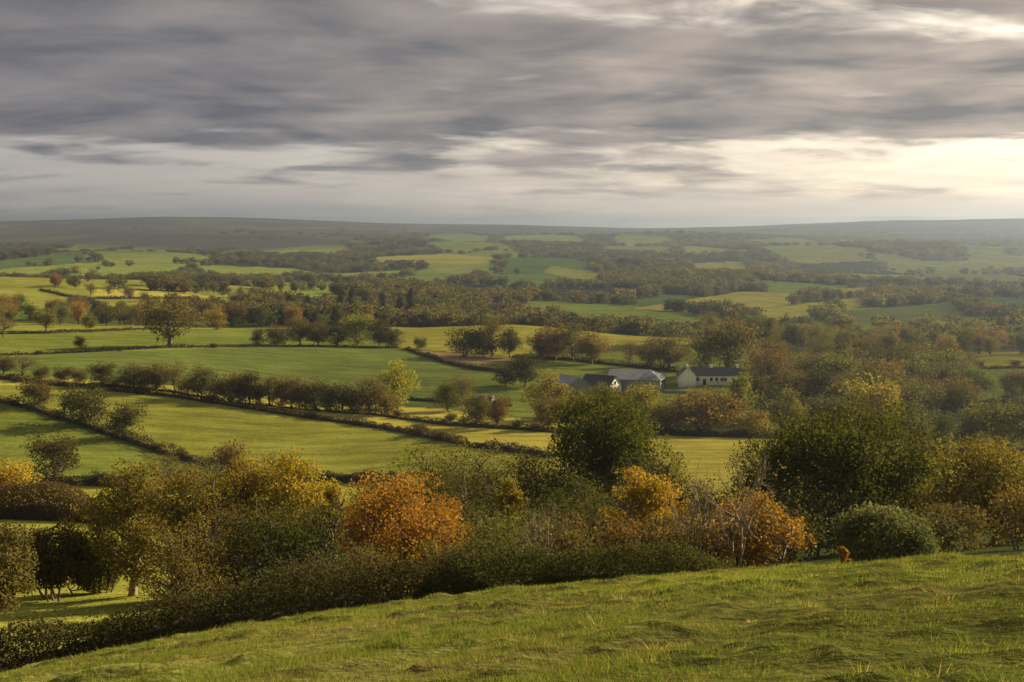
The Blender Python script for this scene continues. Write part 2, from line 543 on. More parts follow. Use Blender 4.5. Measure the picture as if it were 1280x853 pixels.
def in_poly(px, py, poly):
    inside = np.zeros(px.shape, bool)
    n = len(poly)
    for i in range(n):
        x1, y1 = poly[i]
        x2, y2 = poly[(i + 1) % n]
        c = ((y1 > py) != (y2 > py)) & (px < (x2 - x1) * (py - y1) / (y2 - y1 + 1e-12) + x1)
        inside ^= c
    return inside


def patchwork(X, Y):
    """far country: irregular cells of field, wood and moor; returns a cell random and the distance to the nearest border"""
    lx, ly = X / (105 + 0.028 * Y), Y / (150 + 0.055 * Y) + 0.35 * np.sin(X / (260 + 0.05 * Y))
    xi, yi = np.floor(lx).astype(np.int64), np.floor(ly).astype(np.int64)
    d1 = np.full(X.shape, 9.0)
    d2 = np.full(X.shape, 9.0)
    cid = np.zeros(X.shape)
    for a in (-1, 0, 1):
        for b in (-1, 0, 1):
            cx, cy = (xi + a) & 255, (yi + b) & 255
            jx = xi + a + 0.15 + 0.7 * _perm[cx, cy]
            jy = yi + b + 0.15 + 0.7 * _perm[cy, (cx + 91) & 255]
            d = np.abs(lx - jx) + np.abs(ly - jy) * 0.9
            nearer = d < d1
            d2 = np.where(nearer, d1, np.minimum(d2, d))
            cid = np.where(nearer, _perm[(cx * 7 + 13) & 255, (cy * 5 + 3) & 255], cid)
            d1 = np.minimum(d1, d)
    return cid, (d2 - d1) * (105 + 0.028 * Y) * 0.5


def zone(X, Y, Z):
    """field number (-1 none) and ground colour"""
    px, py = project(X, Y, Z)
    n = len(X)
    fid = np.full(n, -1, np.int32)
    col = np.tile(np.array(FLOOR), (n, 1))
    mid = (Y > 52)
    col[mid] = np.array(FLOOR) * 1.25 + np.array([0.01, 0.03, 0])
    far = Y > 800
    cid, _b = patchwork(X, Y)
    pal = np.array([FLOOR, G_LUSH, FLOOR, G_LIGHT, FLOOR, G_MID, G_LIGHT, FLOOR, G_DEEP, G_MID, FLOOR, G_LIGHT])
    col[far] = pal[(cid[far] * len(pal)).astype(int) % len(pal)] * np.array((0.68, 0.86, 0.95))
    side = np.clip((-0.04 - X / np.maximum(Y, 1)) / 0.13, 0, 1) + 0.6 * np.clip((X / np.maximum(Y, 1) - 0.17) / 0.12, 0, 1)      # the moors come lower at both ends, with cloud shade painted in on the left
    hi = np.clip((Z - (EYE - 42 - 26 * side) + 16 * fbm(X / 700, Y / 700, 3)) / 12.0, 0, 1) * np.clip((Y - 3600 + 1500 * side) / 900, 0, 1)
    moor = np.array(MOOR_SHADED) * (1 + 0.55 * fbm(X / 420, Y / 420, 4))[:, None] + np.array((0.03, 0.045, 0.012)) * np.clip(fbm(X / 260 + 9, Y / 300, 3) * 2.2, 0, 1)[:, None]
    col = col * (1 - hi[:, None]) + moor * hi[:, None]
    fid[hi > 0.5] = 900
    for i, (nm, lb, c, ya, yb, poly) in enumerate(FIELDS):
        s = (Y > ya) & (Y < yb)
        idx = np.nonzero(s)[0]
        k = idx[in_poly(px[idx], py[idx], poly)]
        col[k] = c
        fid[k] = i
    nearm = Y < 56
    straw = np.clip(fbm(X * 0.30, Y * 0.55, 3) * 1.1 + 0.1, 0, 1)[:, None] * 0.55
    nc = np.array(HILL) * (1 - straw) + np.array((0.20, 0.165, 0.065)) * straw
    col[nearm] = nc[nearm]
    fid[nearm] = 901
    return fid, col


def build_terrain():
    rows = np.concatenate([
        np.linspace(-26, 8, 18)[:-1], np.linspace(8, 36, 170)[:-1], np.linspace(36, 62, 40)[:-1],
        np.exp(np.linspace(math.log(62), math.log(240), 80))[:-1], np.exp(np.linspace(math.log(240), math.log(820), 180))[:-1],
        np.exp(np.linspace(math.log(820), math.log(4000), 140))[:-1], np.exp(np.linspace(math.log(4000), math.log(15000), 60))])
    us = np.concatenate([np.linspace(-0.85, -0.42, 30)[:-1], np.linspace(-0.42, 0.42, 400), np.linspace(0.42, 0.85, 30)[1:]])
    Y, U = np.meshgrid(rows, us, indexing='ij')
    X = U * (Y + 30 * np.exp(-np.maximum(Y, 0) / 40.0) + 2)
    X = np.where(Y < 2, U * 34, X)
    Z = ground(X, Y)
    nr, nc = X.shape
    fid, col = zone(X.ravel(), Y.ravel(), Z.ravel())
    V = np.stack([X.ravel(), Y.ravel(), Z.ravel()], 1)
    idx = np.arange(nr * nc).reshape(nr, nc)
    f = np.stack([idx[:-1, :-1], idx[:-1, 1:], idx[1:, 1:], idx[1:, :-1]], -1).reshape(-1, 4)
    ff = fid[f[:, 0]]
    # exact normals so that neighbouring pieces of ground shade as one surface
    dX, dY = np.stack(np.gradient(V.reshape(nr, nc, 3), axis=1), 0), np.stack(np.gradient(V.reshape(nr, nc, 3), axis=0), 0)
    nrm = np.cross(dX, dY).reshape(-1, 3)
    nrm /= np.linalg.norm(nrm, axis=1, keepdims=True)
    names = {-1: ('valley_ground', 'rough wooded ground and hazy far farmland across the valley'),
             900: ('moorland_hills', 'moorland hills along the skyline, coloured dark as under cloud shade'),
             901: ('hillside_field', 'tussocky green hillside pasture sloping down from the viewpoint')}
    for k in np.unique(ff):
        fk = f[ff == k]
        used, inv = np.unique(fk, return_inverse=True)
        nm, lb = names[k] if k in names else FIELDS[k][:2]
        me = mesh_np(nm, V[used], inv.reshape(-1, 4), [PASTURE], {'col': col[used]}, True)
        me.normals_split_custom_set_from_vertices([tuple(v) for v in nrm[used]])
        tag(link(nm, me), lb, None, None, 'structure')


build_terrain()

# ------------------------------------------------------------------ vegetation builders
def tubes(paths, sides=5):
    """tapered tubes along 3-D paths: list of (points Nx3, radii N) -> verts, quads"""
    V, Fq, base = [], [], 0
    ang = np.linspace(0, 2 * math.pi, sides, endpoint=False)
    for P, r in paths:
        P = np.asarray(P, float)
        n = len(P)
        T = np.gradient(P, axis=0)
        T /= np.linalg.norm(T, axis=1, keepdims=True) + 1e-9
        ref = np.where(np.abs(T[:, 2:3]) > 0.9, np.array([[1.0, 0, 0]]), np.array([[0, 0, 1.0]]))
        A = np.cross(T, ref)
        A /= np.linalg.norm(A, axis=1, keepdims=True) + 1e-9
        B = np.cross(T, A)
        ring = P[:, None] + (A[:, None] * np.cos(ang)[None, :, None] + B[:, None] * np.sin(ang)[None, :, None]) * np.asarray(r)[:, None, None]
        V.append(ring.reshape(-1, 3))
        i = np.arange(n - 1)[:, None] * sides + np.arange(sides)[None]
        j = np.arange(n - 1)[:, None] * sides + (np.arange(sides)[None] + 1) % sides
        Fq.append(np.stack([i, j, j + sides, i + sides], -1).reshape(-1, 4) + base)
        base += n * sides
    return np.concatenate(V), np.concatenate(Fq)


def leaves(P, nrm, size, g, aspect=0.62):
    """rhombic leaves (two triangles each as one quad) at P facing nrm"""
    n = len(P)
    nrm = nrm / (np.linalg.norm(nrm, axis=1, keepdims=True) + 1e-9)
    rv = g.normal(size=(n, 3))
    A = np.cross(nrm, rv)
    A /= np.linalg.norm(A, axis=1, keepdims=True) + 1e-9
    B = np.cross(nrm, A)
    s = np.asarray(size)[:, None]
    bend = nrm * s * g.uniform(-0.15, 0.15, (n, 1))
    V = np.stack([P - A * s * 0.5, P - B * s * 0.5 * aspect + bend, P + A * s * 0.5, P + B * s * 0.5 * aspect + bend], 1).reshape(-1, 3)
    return V, np.arange(4 * n).reshape(n, 4)


def unit(g, n):
    d = g.normal(size=(n, 3))
    return d / np.linalg.norm(d, axis=1, keepdims=True)


def tree_shape(seed, H, W, base=0.25, clumps=60, nleaf=6000, leaf=0.3, crown='round', trunk_r=None, lean=0.0,
               stems=1, leafless=0.0, limb_sides=5, gap=0.0, twigs=True):
    """crown and trunk meshes for a tree H high and W wide; base = crown bottom as a share of H"""
    g = np.random.default_rng(seed)
    trunk_r = trunk_r or 0.028 * H
    cb = base * H
    hz, hr = (H - cb) / 2, W / 2
    cz = cb + hz
    # clump centres inside a lobed envelope
    D = unit(g, clumps)
    lob = unit(g, 7)
    lobe = 0.80 + 0.34 * np.max(np.clip(D @ lob.T, 0, 1) ** 3, axis=1) - 0.10 * g.random(clumps)
    rr = np.maximum(g.random(clumps) ** 0.45, 0.25) * lobe
    C = D * rr[:, None] * np.array([hr, hr, hz])
    zn = C[:, 2] / hz                                            # -1 .. 1
    if crown == 'tall':
        k = np.clip(1.05 - 0.55 * np.abs(zn + 0.15), 0.25, 1)
    elif crown == 'cone':
        k = np.clip(0.55 - 0.5 * zn, 0.06, 1)
    elif crown == 'spread':
        k = np.clip(0.86 + 0.3 * zn, 0.4, 1.05)
    elif crown == 'dome':
        k = np.where(zn < 0, 1.08, 1.0)
        C[:, 2] = np.where(zn < 0, C[:, 2] * 1.0, C[:, 2])
    else:
        k = np.ones(clumps)
    C[:, 0] *= k
    C[:, 1] *= k
    C[:, 0] += lean * (C[:, 2] + hz)
    C[:, 2] += cz
    cr = g.uniform(0.13, 0.23, clumps) * W * (0.8 if crown in ('tall', 'cone') else 1.0) * (60 / clumps) ** 0.36
    # shrink so that the whole crown keeps its size
    C[:, 2] = np.minimum(C[:, 2], H - cr * 0.55)
    # trunk and limbs
    paths = []
    tops = []
    for s in range(stems):
        off = np.array([0, 0, 0.0]) if stems == 1 else np.append(g.normal(size=2) * W * 0.13, 0)
        nz_ = 9
        zz = np.linspace(0, 1, nz_)
        bend = np.cumsum(g.normal(size=(nz_, 2)) * 0.022 * H, axis=0) * zz[:, None]
        hgt = (H * 0.82 if stems == 1 else H * g.uniform(0.55, 0.8))
        P = np.stack([off[0] * (1 + 0.8 * zz) + bend[:, 0] + lean * hgt * zz, off[1] * (1 + 0.8 * zz) + bend[:, 1], zz * hgt], 1)
        P[0, 2] = -0.35
        r0 = trunk_r if stems == 1 else trunk_r * 0.55
        rad = r0 * (1 - 0.9 * zz) + 0.012
        rad[0] *= 1.35
        paths.append((P, rad))
        tops.append((P, rad))
    order = np.argsort(-cr)
    nl = min(clumps, 46)
    for c in order[:nl]:
        P, rad = tops[int(g.integers(len(tops)))]
        frac = np.clip((C[c, 2] - 0.25 * hz * (1 + g.random())) / P[-1, 2], 0.16, 0.93)
        i = frac * (len(P) - 1)
        a = P[int(i)] + (P[min(int(i) + 1, len(P) - 1)] - P[int(i)]) * (i - int(i))
        r = np.interp(i, range(len(P)), rad) * 0.55
        m = (a + C[c]) / 2 + np.array([0, 0, -0.05 * H * g.random()]) + g.normal(size=3) * 0.03 * W
        t = np.linspace(0, 1, 5)[:, None]
        Q = a * (1 - t) ** 2 + 2 * m * t * (1 - t) + C[c] * t ** 2
        paths.append((Q, r * (1 - 0.85 * t[:, 0]) + 0.008))
        if twigs:
            for _ in range(2 if leafless < 0.5 else 6):
                e = C[c] + unit(g, 1)[0] * cr[c] * np.array([1, 1, 0.8]) + np.array([0, 0, cr[c] * 0.35])
                q0 = Q[int(g.integers(2, 5))]
                mm = (q0 + e) / 2 + g.normal(size=3) * 0.1 * cr[c]
                paths.append((np.stack([q0, mm, e]), np.array([0.020, 0.014, 0.006]) * max(0.6, H / 9)))
    TV, TF = tubes(paths, limb_sides)
    # leaves
    keep = g.random(clumps) >= max(gap, leafless)
    if not keep.any():
        keep[0] = True
    w = np.where(keep, cr ** 2, 0)
    cnt = np.maximum((w / w.sum() * nleaf).astype(int), 0)
    ci = np.repeat(np.arange(clumps), cnt)
    n = len(ci)
    d = unit(g, n)
    rad = g.random(n) ** 0.33
    tail = g.random(n) < 0.12
    rad = np.where(tail, rad * g.uniform(1.0, 1.45, n), rad)
    P = C[ci] + d * (rad * cr[ci])[:, None] * np.array([1, 1, 0.74])
    P[:, 2] = np.maximum(P[:, 2], 0.12)
    # bring the grown crown to the width and height asked for
    q = np.quantile(P, [0.015, 0.985], axis=0)
    kx = W / max(q[1, 0] - q[0, 0], q[1, 1] - q[0, 1], 0.1)
    kz = (H - cb * 0.6) / max(q[1, 2] - cb * 0.6, 0.1)
    ctr = (q[0] + q[1]) / 2 * (0 if lean else 1)

    def fit(A):
        A = A.copy()
        up = np.clip(A[:, 2:3] / max(cb, 0.3), 0, 1)
        A[:, :2] = A[:, :2] * (1 + (kx - 1) * up) - ctr[:2] * kx * up
        A[:, 2] = np.where(A[:, 2] > cb * 0.6, cb * 0.6 + (A[:, 2] - cb * 0.6) * kz, A[:, 2])
        return A

    P, TV = fit(P), fit(TV)
    nr = d * 0.55 + np.array([0, 0, 0.45]) + g.normal(size=(n, 3)) * 0.75
    size = leaf * g.uniform(0.55, 1.45, n)
    V, Fq = leaves(P, nr, size, g)
    ct = g.random(clumps)
    tint = np.stack([np.clip(0.55 * ct[ci] + 0.45 * g.random(n), 0, 1), np.clip(0.45 * g.random(clumps)[ci] + 0.55 * g.random(n), 0, 1), g.random(n)], 1)
    return (V, Fq, np.repeat(tint, 4, 0)), (TV, TF)


def tree_meshes(seed, bark=None, **kw):
    (V, Fq, tint), (TV, TF) = tree_shape(seed, **kw)
    cm = mesh_np('crown', V, Fq, [LEAF], {'tint': tint})
    tm = mesh_np('trunk', TV, TF, [bark or BARK], None, True)
    return cm, tm


def plant(name, meshes, loc, colour, label, cat, group=None, rz=0.0, scale=1.0, sz=None, crown_name='crown', trunk_name='trunk'):
    cm, tm = meshes
    root = link(name, None, None, loc)
    root.empty_display_size = 0.5
    root.rotation_euler = (0, 0, rz)
    root.scale = (scale, scale, sz or scale)
    t = link(trunk_name, tm, root)
    if cm is not None:
        c = link(crown_name, cm, root)
        c.color = (*colour, 1)
    return tag(root, label, cat, group)


# leaf colours
OLIVE = (0.115, 0.115, 0.028)
DARK = (0.058, 0.060, 0.017)
GREEN = (0.078, 0.098, 0.020)
BROWN = (0.122, 0.100, 0.032)
RUSSET = (0.165, 0.112, 0.030)
ORANGE = (0.360, 0.135, 0.016)
AMBER = (0.300, 0.170, 0.018)
YELLOW = (0.270, 0.215, 0.024)
LIME = (0.165, 0.170, 0.028)
GREY = (0.085, 0.095, 0.050)


def near_tree(name, label, px, Y, top, width, colour, cat='tree', group=None, seed=None, leafk=1.0, nleaf=None, **kw):
    """a tree drawn at its own size: pixel column, distance, pixel row of its top and width in pixels"""
    p = at(px, Y)
    H = (project(p[0], p[1], p[2])[1] - top) * Y / F
    H += 10 * Y / F
    W = width * 1.12 * Y / F
    leaf = (0.085 + 0.00095 * Y) * leafk
    if nleaf is None:
        nleaf = int(np.clip(4.2 * W * H / (leaf * leaf), 3500, 26000))
    cl = kw.pop('clumps', int(np.clip(15 * math.sqrt(W * H), 55, 190)))
    ms = tree_meshes(seed or int(px * 7 + Y), H=H, W=W, nleaf=nleaf, leaf=leaf, clumps=cl, limb_sides=4, **kw)
    return plant(name, ms, p, colour, label, cat, group, crown_name='foliage' if cat in ('bush', 'shrub') else 'crown', trunk_name='stems' if cat in ('bush', 'shrub') else 'trunk')


# ------------------------------------------------------------------ hedges
def hedge_leaves(P, h, w, n, leaf, g, ragged=0.3):
    """leaves spread over a hedge that follows the ground points P"""
    P = np.asarray(P)
    seg = np.linalg.norm(np.diff(P[:, :2], axis=0), axis=1)
    L = np.concatenate([[0], np.cumsum(seg)])
    s = g.random(n) * L[-1]
    X, Y = np.interp(s, L, P[:, 0]), np.interp(s, L, P[:, 1])
    i = np.clip(np.searchsorted(L, s) - 1, 0, len(seg) - 1)
    tx, ty = (P[i + 1, 0] - P[i, 0]) / seg[i], (P[i + 1, 1] - P[i, 1]) / seg[i]
    var = 1 + ragged * 0.9 * vnoise(s / (7 * h), s * 0 + h) * fbm(s / (5 * h) + 8, s * 0 + w, 2) * 2 + ragged * fbm(s / (2.2 * h) + h * 3.1, s * 0 + w * 7, 3) * 1.6
    var2 = 1 + ragged * fbm(s / (1.6 * h) + 31, s * 0 + 2, 2)
    a = g.uniform(0, math.pi, n)
    rr = g.random(n) ** 0.35
    off = np.cos(a) * rr * w * 0.5 * var2
    zz = np.maximum(np.sin(a) ** 0.6 * rr, 0.0) * h * np.clip(var, 0.8 if P[:, 1].max() < 60 else 0.35, 2.2)
    zz = zz * np.clip(0.35 + np.minimum(s, L[-1] - s) / (1.5 * h), 0, 1)
    sprig = g.random(n) < (0.13 if h > 1.75 and P[:, 1].max() < 60 else 0.05)
    zz = np.where(sprig, zz * g.uniform(1.0, 1.45, n), zz)
    X, Y = X - ty * off, Y + tx * off
    Z = ground(X, Y, False) + np.maximum(zz, 0.03)
    nr = np.stack([-ty * np.cos(a), tx * np.cos(a), np.sin(a)], 1) * 0.6 + g.normal(size=(n, 3)) * 0.7
    clump = vnoise(s / (0.9 * h), zz / h * 2 + 5)
    tint = np.stack([np.clip(0.6 * clump + 0.4 * g.random(n), 0, 1), np.clip(0.5 * vnoise(s / (1.3 * h) + 50, zz / h) + 0.5 * g.random(n), 0, 1), g.random(n)], 1)
    V, Fq = leaves(np.stack([X, Y, Z], 1), nr, leaf * g.uniform(0.6, 1.35, n), g)
    return V, Fq, np.repeat(tint, 4, 0)


def hedge_core(P, h, w, g):
    """the dense twiggy heart of a hedge"""
    n = len(P)
    d = np.gradient(P[:, :2], axis=0)
    d /= np.linalg.norm(d, axis=1, keepdims=True) + 1e-9
    prof = [(-0.36, -0.3), (-0.40, 0.35), (-0.2, 0.62), (0.2, 0.62), (0.40, 0.35), (0.36, -0.3)]
    V = []
    for i in range(n):
        e = min(1.0, 0.25 + 0.75 * min(i, n - 1 - i) / 2.5)
        k = (0.55 + 0.5 * g.random()) * e
        for (o, z) in prof:
            V.append((P[i, 0] - d[i, 1] * o * w * k, P[i, 1] + d[i, 0] * o * w * k, P[i, 2] + z * h * (k if z > 0 else 1)))
    m = len(prof)
    Fq = [(i * m + j, i * m + j + 1, (i + 1) * m + j + 1, (i + 1) * m + j) for i in range(n - 1) for j in range(m - 1)]
    return np.array(V), np.array(Fq)


def resample(pts, step):
    pts = np.asarray(pts, float)
    seg = np.linalg.norm(np.diff(pts[:, :2], axis=0), axis=1)
    L = np.concatenate([[0], np.cumsum(seg)])
    s = np.linspace(0, L[-1], max(3, int(L[-1] / step)))
    X, Y = np.interp(s, L, pts[:, 0]), np.interp(s, L, pts[:, 1])
    return np.stack([X, Y, ground(X, Y, False)], 1)


def hedge(label, pts, h, w, colour, n=None, leaf=None, group='hedges between the fields', ragged=0.3, name='hedge', seed=1):
    g = np.random.default_rng(seed + len(label))
    P = resample(pts, max(h * 0.8, 0.8))
    L = np.linalg.norm(np.diff(P[:, :2], axis=0), axis=1).sum()
    Ym = P[:, 1].mean()
    leaf = leaf or 0.06 + 0.0011 * Ym
    n = n or int(np.clip(3.0 * L * (h + w * 0.5) / leaf ** 2, 500, 30000))
    V, Fq, t = hedge_leaves(P, h, w, n, leaf, g, ragged)
    o0 = P[len(P) // 2].copy()
    CV, CF = hedge_core(P, h, w, g)
    root = link(name, None, None, o0)
    fo = link('foliage', mesh_np('hedge_foliage', V - o0, Fq, [LEAF], {'tint': t}), root)
    fo.color = (*colour, 1)
    link('stems', mesh_np('hedge_stems', CV - o0, CF, [TWIG], None, True), root)
    return tag(root, label, 'hedge', group)

# ------------------------------------------------------------------ the hedge at the foot of the hillside and the belt of trees behind it
def pts_at(lst):
    return [at(px, Y) for px, Y in lst]


hedge('long dark bramble hedge along the foot of the grassy hillside', pts_at([(-70, 43), (60, 45), (200, 47.5), (340, 49), (480, 51), (560, 52), (625, 52.5)]), 2.0, 1.9, (0.052, 0.050, 0.020), n=42000, leaf=0.10,
      group='hedges at the foot of the hillside', ragged=0.36, seed=3)
hedge('dark leafy hedge with pale green tops below the tall green tree', pts_at([(520, 52.5), (640, 53), (740, 53), (830, 52), (915, 50)]), 2.5, 2.3, (0.058, 0.064, 0.020), n=30000, leaf=0.10,
      group='hedges at the foot of the hillside', ragged=0.5, seed=4)

BELT = 'trees in the belt behind the hillside hedge'
near_tree('broadleaf_tree', 'tall dark green tree rising above the middle of the tree belt', 750, 125, 503, 106, (0.082, 0.094, 0.017), group=BELT, base=0.24, crown='round', gap=0.0, nleaf=30000, clumps=150, leafk=1.1)
near_tree('broadleaf_tree', 'very wide dense dark green tree beside the bare pale branches', 1058, 90, 530, 190, (0.065, 0.073, 0.014), group=BELT, base=0.04, crown='dome', nleaf=44000, clumps=220, leafk=1.2)
near_tree('broadleaf_tree', 'narrow dark green tree between the bare branches and the wide tree', 968, 122, 556, 95, (0.055, 0.062, 0.013), group=BELT, base=0.05, crown='round')
near_tree('beech_tree', 'round bright orange tree just behind the dark hedge', 505, 78, 611, 150, (0.270, 0.150, 0.024), group=BELT, base=0.06, crown='dome', nleaf=24000, gap=0.16, clumps=170)
near_tree('broadleaf_tree', 'golden brown bushy tree standing at the edge of the hillside', 1238, 84, 564, 150, (0.149, 0.127, 0.024), group=BELT, base=0.03, crown='dome', nleaf=24000)
near_tree('young_tree', 'tall brown and olive tree with a pale slender trunk above the lower meadow', 165, 97, 592, 112, (0.149, 0.127, 0.024), group=BELT, base=0.09, crown='tall', bark=PALE_BARK, nleaf=20000, gap=0.1, clumps=150)
near_tree('thorn_tree', 'dark multi-stemmed thorn tree beside the lower meadow', 68, 96, 667, 82, (0.083, 0.067, 0.019), group=BELT, base=0.08, gap=0.15, clumps=90, crown='round', stems=5, nleaf=13000, leafk=1.15)
near_tree('thorn_tree', 'low dark thorn tree under the brown and olive tree', 118, 101, 688, 62, (0.066, 0.062, 0.017), group=BELT, base=0.08, gap=0.15, clumps=90, crown='round', stems=4, nleaf=11000, leafk=1.15)
near_tree('thorn_tree', 'scrubby brown thorn tree at the end of the hillside hedge', 0, 76, 662, 78, (0.108, 0.095, 0.028), group=BELT, base=0.05, crown='round', stems=4, nleaf=11000, leafk=1.15)
near_tree('broadleaf_tree', 'rust brown tree with dark green lower branches beside the yellow poplars', 250, 92, 602, 112, (0.149, 0.122, 0.025), group=BELT, base=0.03, crown='tall', nleaf=20000)
near_tree('young_poplar', 'yellow topped slender tree between the rust brown tree and the tallest poplar', 312, 95, 590, 96, (0.225, 0.165, 0.018), group=BELT, base=0.15, crown='tall', gap=0.12, nleaf=14000)
near_tree('young_poplar', 'tallest yellow leaved slender tree behind the dark hollies', 372, 96, 580, 104, (0.260, 0.200, 0.020), group=BELT, base=0.20, crown='tall', gap=0.15, nleaf=14000)
near_tree('young_poplar', 'thin yellow sapling poking out beside the orange tree', 408, 90, 618, 46, (0.230, 0.180, 0.022), group=BELT, base=0.1, crown='tall', gap=0.2, nleaf=5000)
near_tree('holly_tree', 'dark evergreen holly under the yellow poplars', 338, 82, 636, 130, (0.045, 0.053, 0.013), group=BELT, base=0.02, crown='dome')
near_tree('holly_tree', 'dark evergreen holly next to the orange tree', 412, 84, 640, 96, (0.046, 0.055, 0.013), group=BELT, base=0.02, crown='dome')
near_tree('holly_tree', 'brown tinged bushy holly under the rust brown tree', 228, 76, 668, 92, (0.113, 0.086, 0.019), group=BELT, base=0.02, crown='dome')
near_tree('broadleaf_tree', 'olive green bushy tree behind the orange tree', 528, 128, 568, 92, (0.101, 0.107, 0.019), group=BELT, base=0.08)
near_tree('broadleaf_tree', 'brownish olive bushy tree next to the olive green one', 600, 132, 566, 100, (0.113, 0.104, 0.024), group=BELT, base=0.08)
near_tree('broadleaf_tree', 'dull green bushy tree under the tall green tree', 676, 130, 574, 98, (0.082, 0.086, 0.019), group=BELT, base=0.06)
near_tree('broadleaf_tree', 'dark green bushy tree filling the gap behind the bright shrub', 575, 112, 604, 100, (0.055, 0.059, 0.014), group=BELT, base=0.04, crown='dome')
near_tree('broadleaf_tree', 'dark green tree standing beneath the tall green tree', 722, 106, 604, 112, (0.055, 0.062, 0.013), group=BELT, base=0.04, crown='dome')
near_tree('young_tree', 'slim yellow-green tree glowing among the dark green trees', 641, 104, 612, 38, (0.200, 0.170, 0.020), group=BELT, base=0.1, crown='tall', nleaf=5000, gap=0.15)
near_tree('young_tree', 'golden yellow sapling with dark forked stems beside the hedge', 808, 84, 600, 82, (0.290, 0.200, 0.022), group=BELT, base=0.12, crown='tall', nleaf=9000, gap=0.35, clumps=110, stems=3)
near_tree('young_tree', 'small olive tree behind the golden yellow sapling', 826, 124, 564, 56, (0.122, 0.122, 0.024), group=BELT, base=0.2, nleaf=6000)
near_tree('broadleaf_tree', 'dark brown-green tree between the golden sapling and the bare branches', 856, 116, 606, 84, (0.101, 0.086, 0.021), group=BELT, base=0.05, crown='dome')
near_tree('broadleaf_tree', 'olive tree with a feathery top between the olive bushes', 568, 122, 578, 90, (0.082, 0.081, 0.020), group=BELT, base=0.05, crown='dome')
near_tree('broadleaf_tree', 'brown-green tree with a flat top next to the tall green tree', 648, 124, 586, 92, (0.084, 0.077, 0.020), group=BELT, base=0.05, crown='dome')
near_tree('broadleaf_tree', 'dark leafy tree behind the orange tree', 470, 112, 612, 80, (0.059, 0.062, 0.018), group=BELT, base=0.04, crown='dome')
near_tree('broadleaf_tree', 'dark olive tree between the tall green tree and the small olive one', 792, 116, 598, 74, (0.064, 0.065, 0.018), group=BELT, base=0.04, crown='dome')
near_tree('broadleaf_tree', 'dark green tree filling the far side of the wide tree', 1112, 116, 556, 104, (0.055, 0.062, 0.016), group=BELT, base=0.03, crown='dome')
near_tree('broadleaf_tree', 'olive green tree beside the golden brown bushy tree', 1145, 122, 590, 70, (0.067, 0.069, 0.020), group=BELT, base=0.03, crown='dome')
near_tree('young_tree', 'orange leaved sapling at the end of the leafy hedge', 940, 66, 628, 108, (0.265, 0.165, 0.026), group=BELT, base=0.06, crown='tall', nleaf=9000, gap=0.34, clumps=120, stems=3)
near_tree('young_tree', 'russet sapling beside the orange sapling', 890, 70, 652, 70, (0.153, 0.106, 0.026), group=BELT, base=0.05, nleaf=8000, stems=3, gap=0.3, clumps=100)
for px, Y, top, w, col, lab in [
    (634, 76, 652, 104, (0.104, 0.119, 0.022), 'bright olive shrub behind the leafy hedge'),
    (706, 74, 654, 74, (0.122, 0.095, 0.024), 'russet brown shrub next to the bright olive shrub'),
    (768, 76, 658, 72, (0.149, 0.095, 0.022), 'reddish brown shrub below the golden sapling'),
    (846, 66, 664, 66, (0.135, 0.087, 0.024), 'low russet shrub before the bare branches'),
    (560, 70, 690, 70, (0.113, 0.104, 0.025), 'low olive bramble shrub beside the orange tree'),
    (600, 88, 640, 84, (0.066, 0.065, 0.015), 'dark green shrub between the orange tree and the bright olive shrub'),
    (690, 92, 640, 96, (0.062, 0.061, 0.015), 'dark green shrub behind the russet brown shrub'),
    (752, 94, 628, 96, (0.058, 0.061, 0.013), 'dark green shrub at the foot of the tall green tree'),
    (820, 78, 656, 70, (0.108, 0.087, 0.022), 'brown shrub under the golden yellow sapling'),
    (898, 92, 618, 90, (0.101, 0.081, 0.021), 'brown-green scrub behind the bare pale branches'),
    (980, 74, 640, 80, (0.062, 0.061, 0.017), 'dark shrub between the orange sapling and the wide tree'),
    (1010, 84, 610, 110, (0.065, 0.067, 0.015), 'dark green shrub under the wide tree'),
    (1195, 76, 640, 80, (0.099, 0.083, 0.022), 'brown-olive shrub at the foot of the golden brown tree'),
    (1290, 70, 620, 90, (0.126, 0.095, 0.022), 'brown shrub beyond the golden brown tree'),
    (292, 84, 640, 90, (0.089, 0.071, 0.017), 'dark olive shrub under the yellow topped slender tree'),
    (382, 62, 704, 84, (0.062, 0.058, 0.020), 'dark bramble shrub under the holly beside the orange tree'),
    (462, 64, 694, 92, (0.099, 0.080, 0.024), 'brown bramble shrub in front of the orange tree'),
]:
    near_tree('shrub', lab, px, Y, top, w, col, cat='shrub', group='shrubs along the hillside hedge', base=0.02, crown='dome', stems=4)
near_tree('willow_bush', 'rounded grey-green bush on the brow of the hillside', 1108, 58, 650, 112, (0.104, 0.116, 0.044), cat='bush', group='shrubs along the hillside hedge', base=0.0, crown='dome', stems=4, nleaf=22000)
near_tree('willow_bush', 'small dark grey-green bush against the rounded bush', 1165, 60, 656, 66, (0.077, 0.076, 0.031), cat='bush', group='shrubs along the hillside hedge', base=0.0, crown='dome', stems=4)
near_tree('young_tree', 'tiny bright orange sapling under the wide dark tree', 1055, 50, 694, 13, (0.230, 0.140, 0.026), group='shrubs along the hillside hedge', base=0.1, nleaf=700, clumps=16)


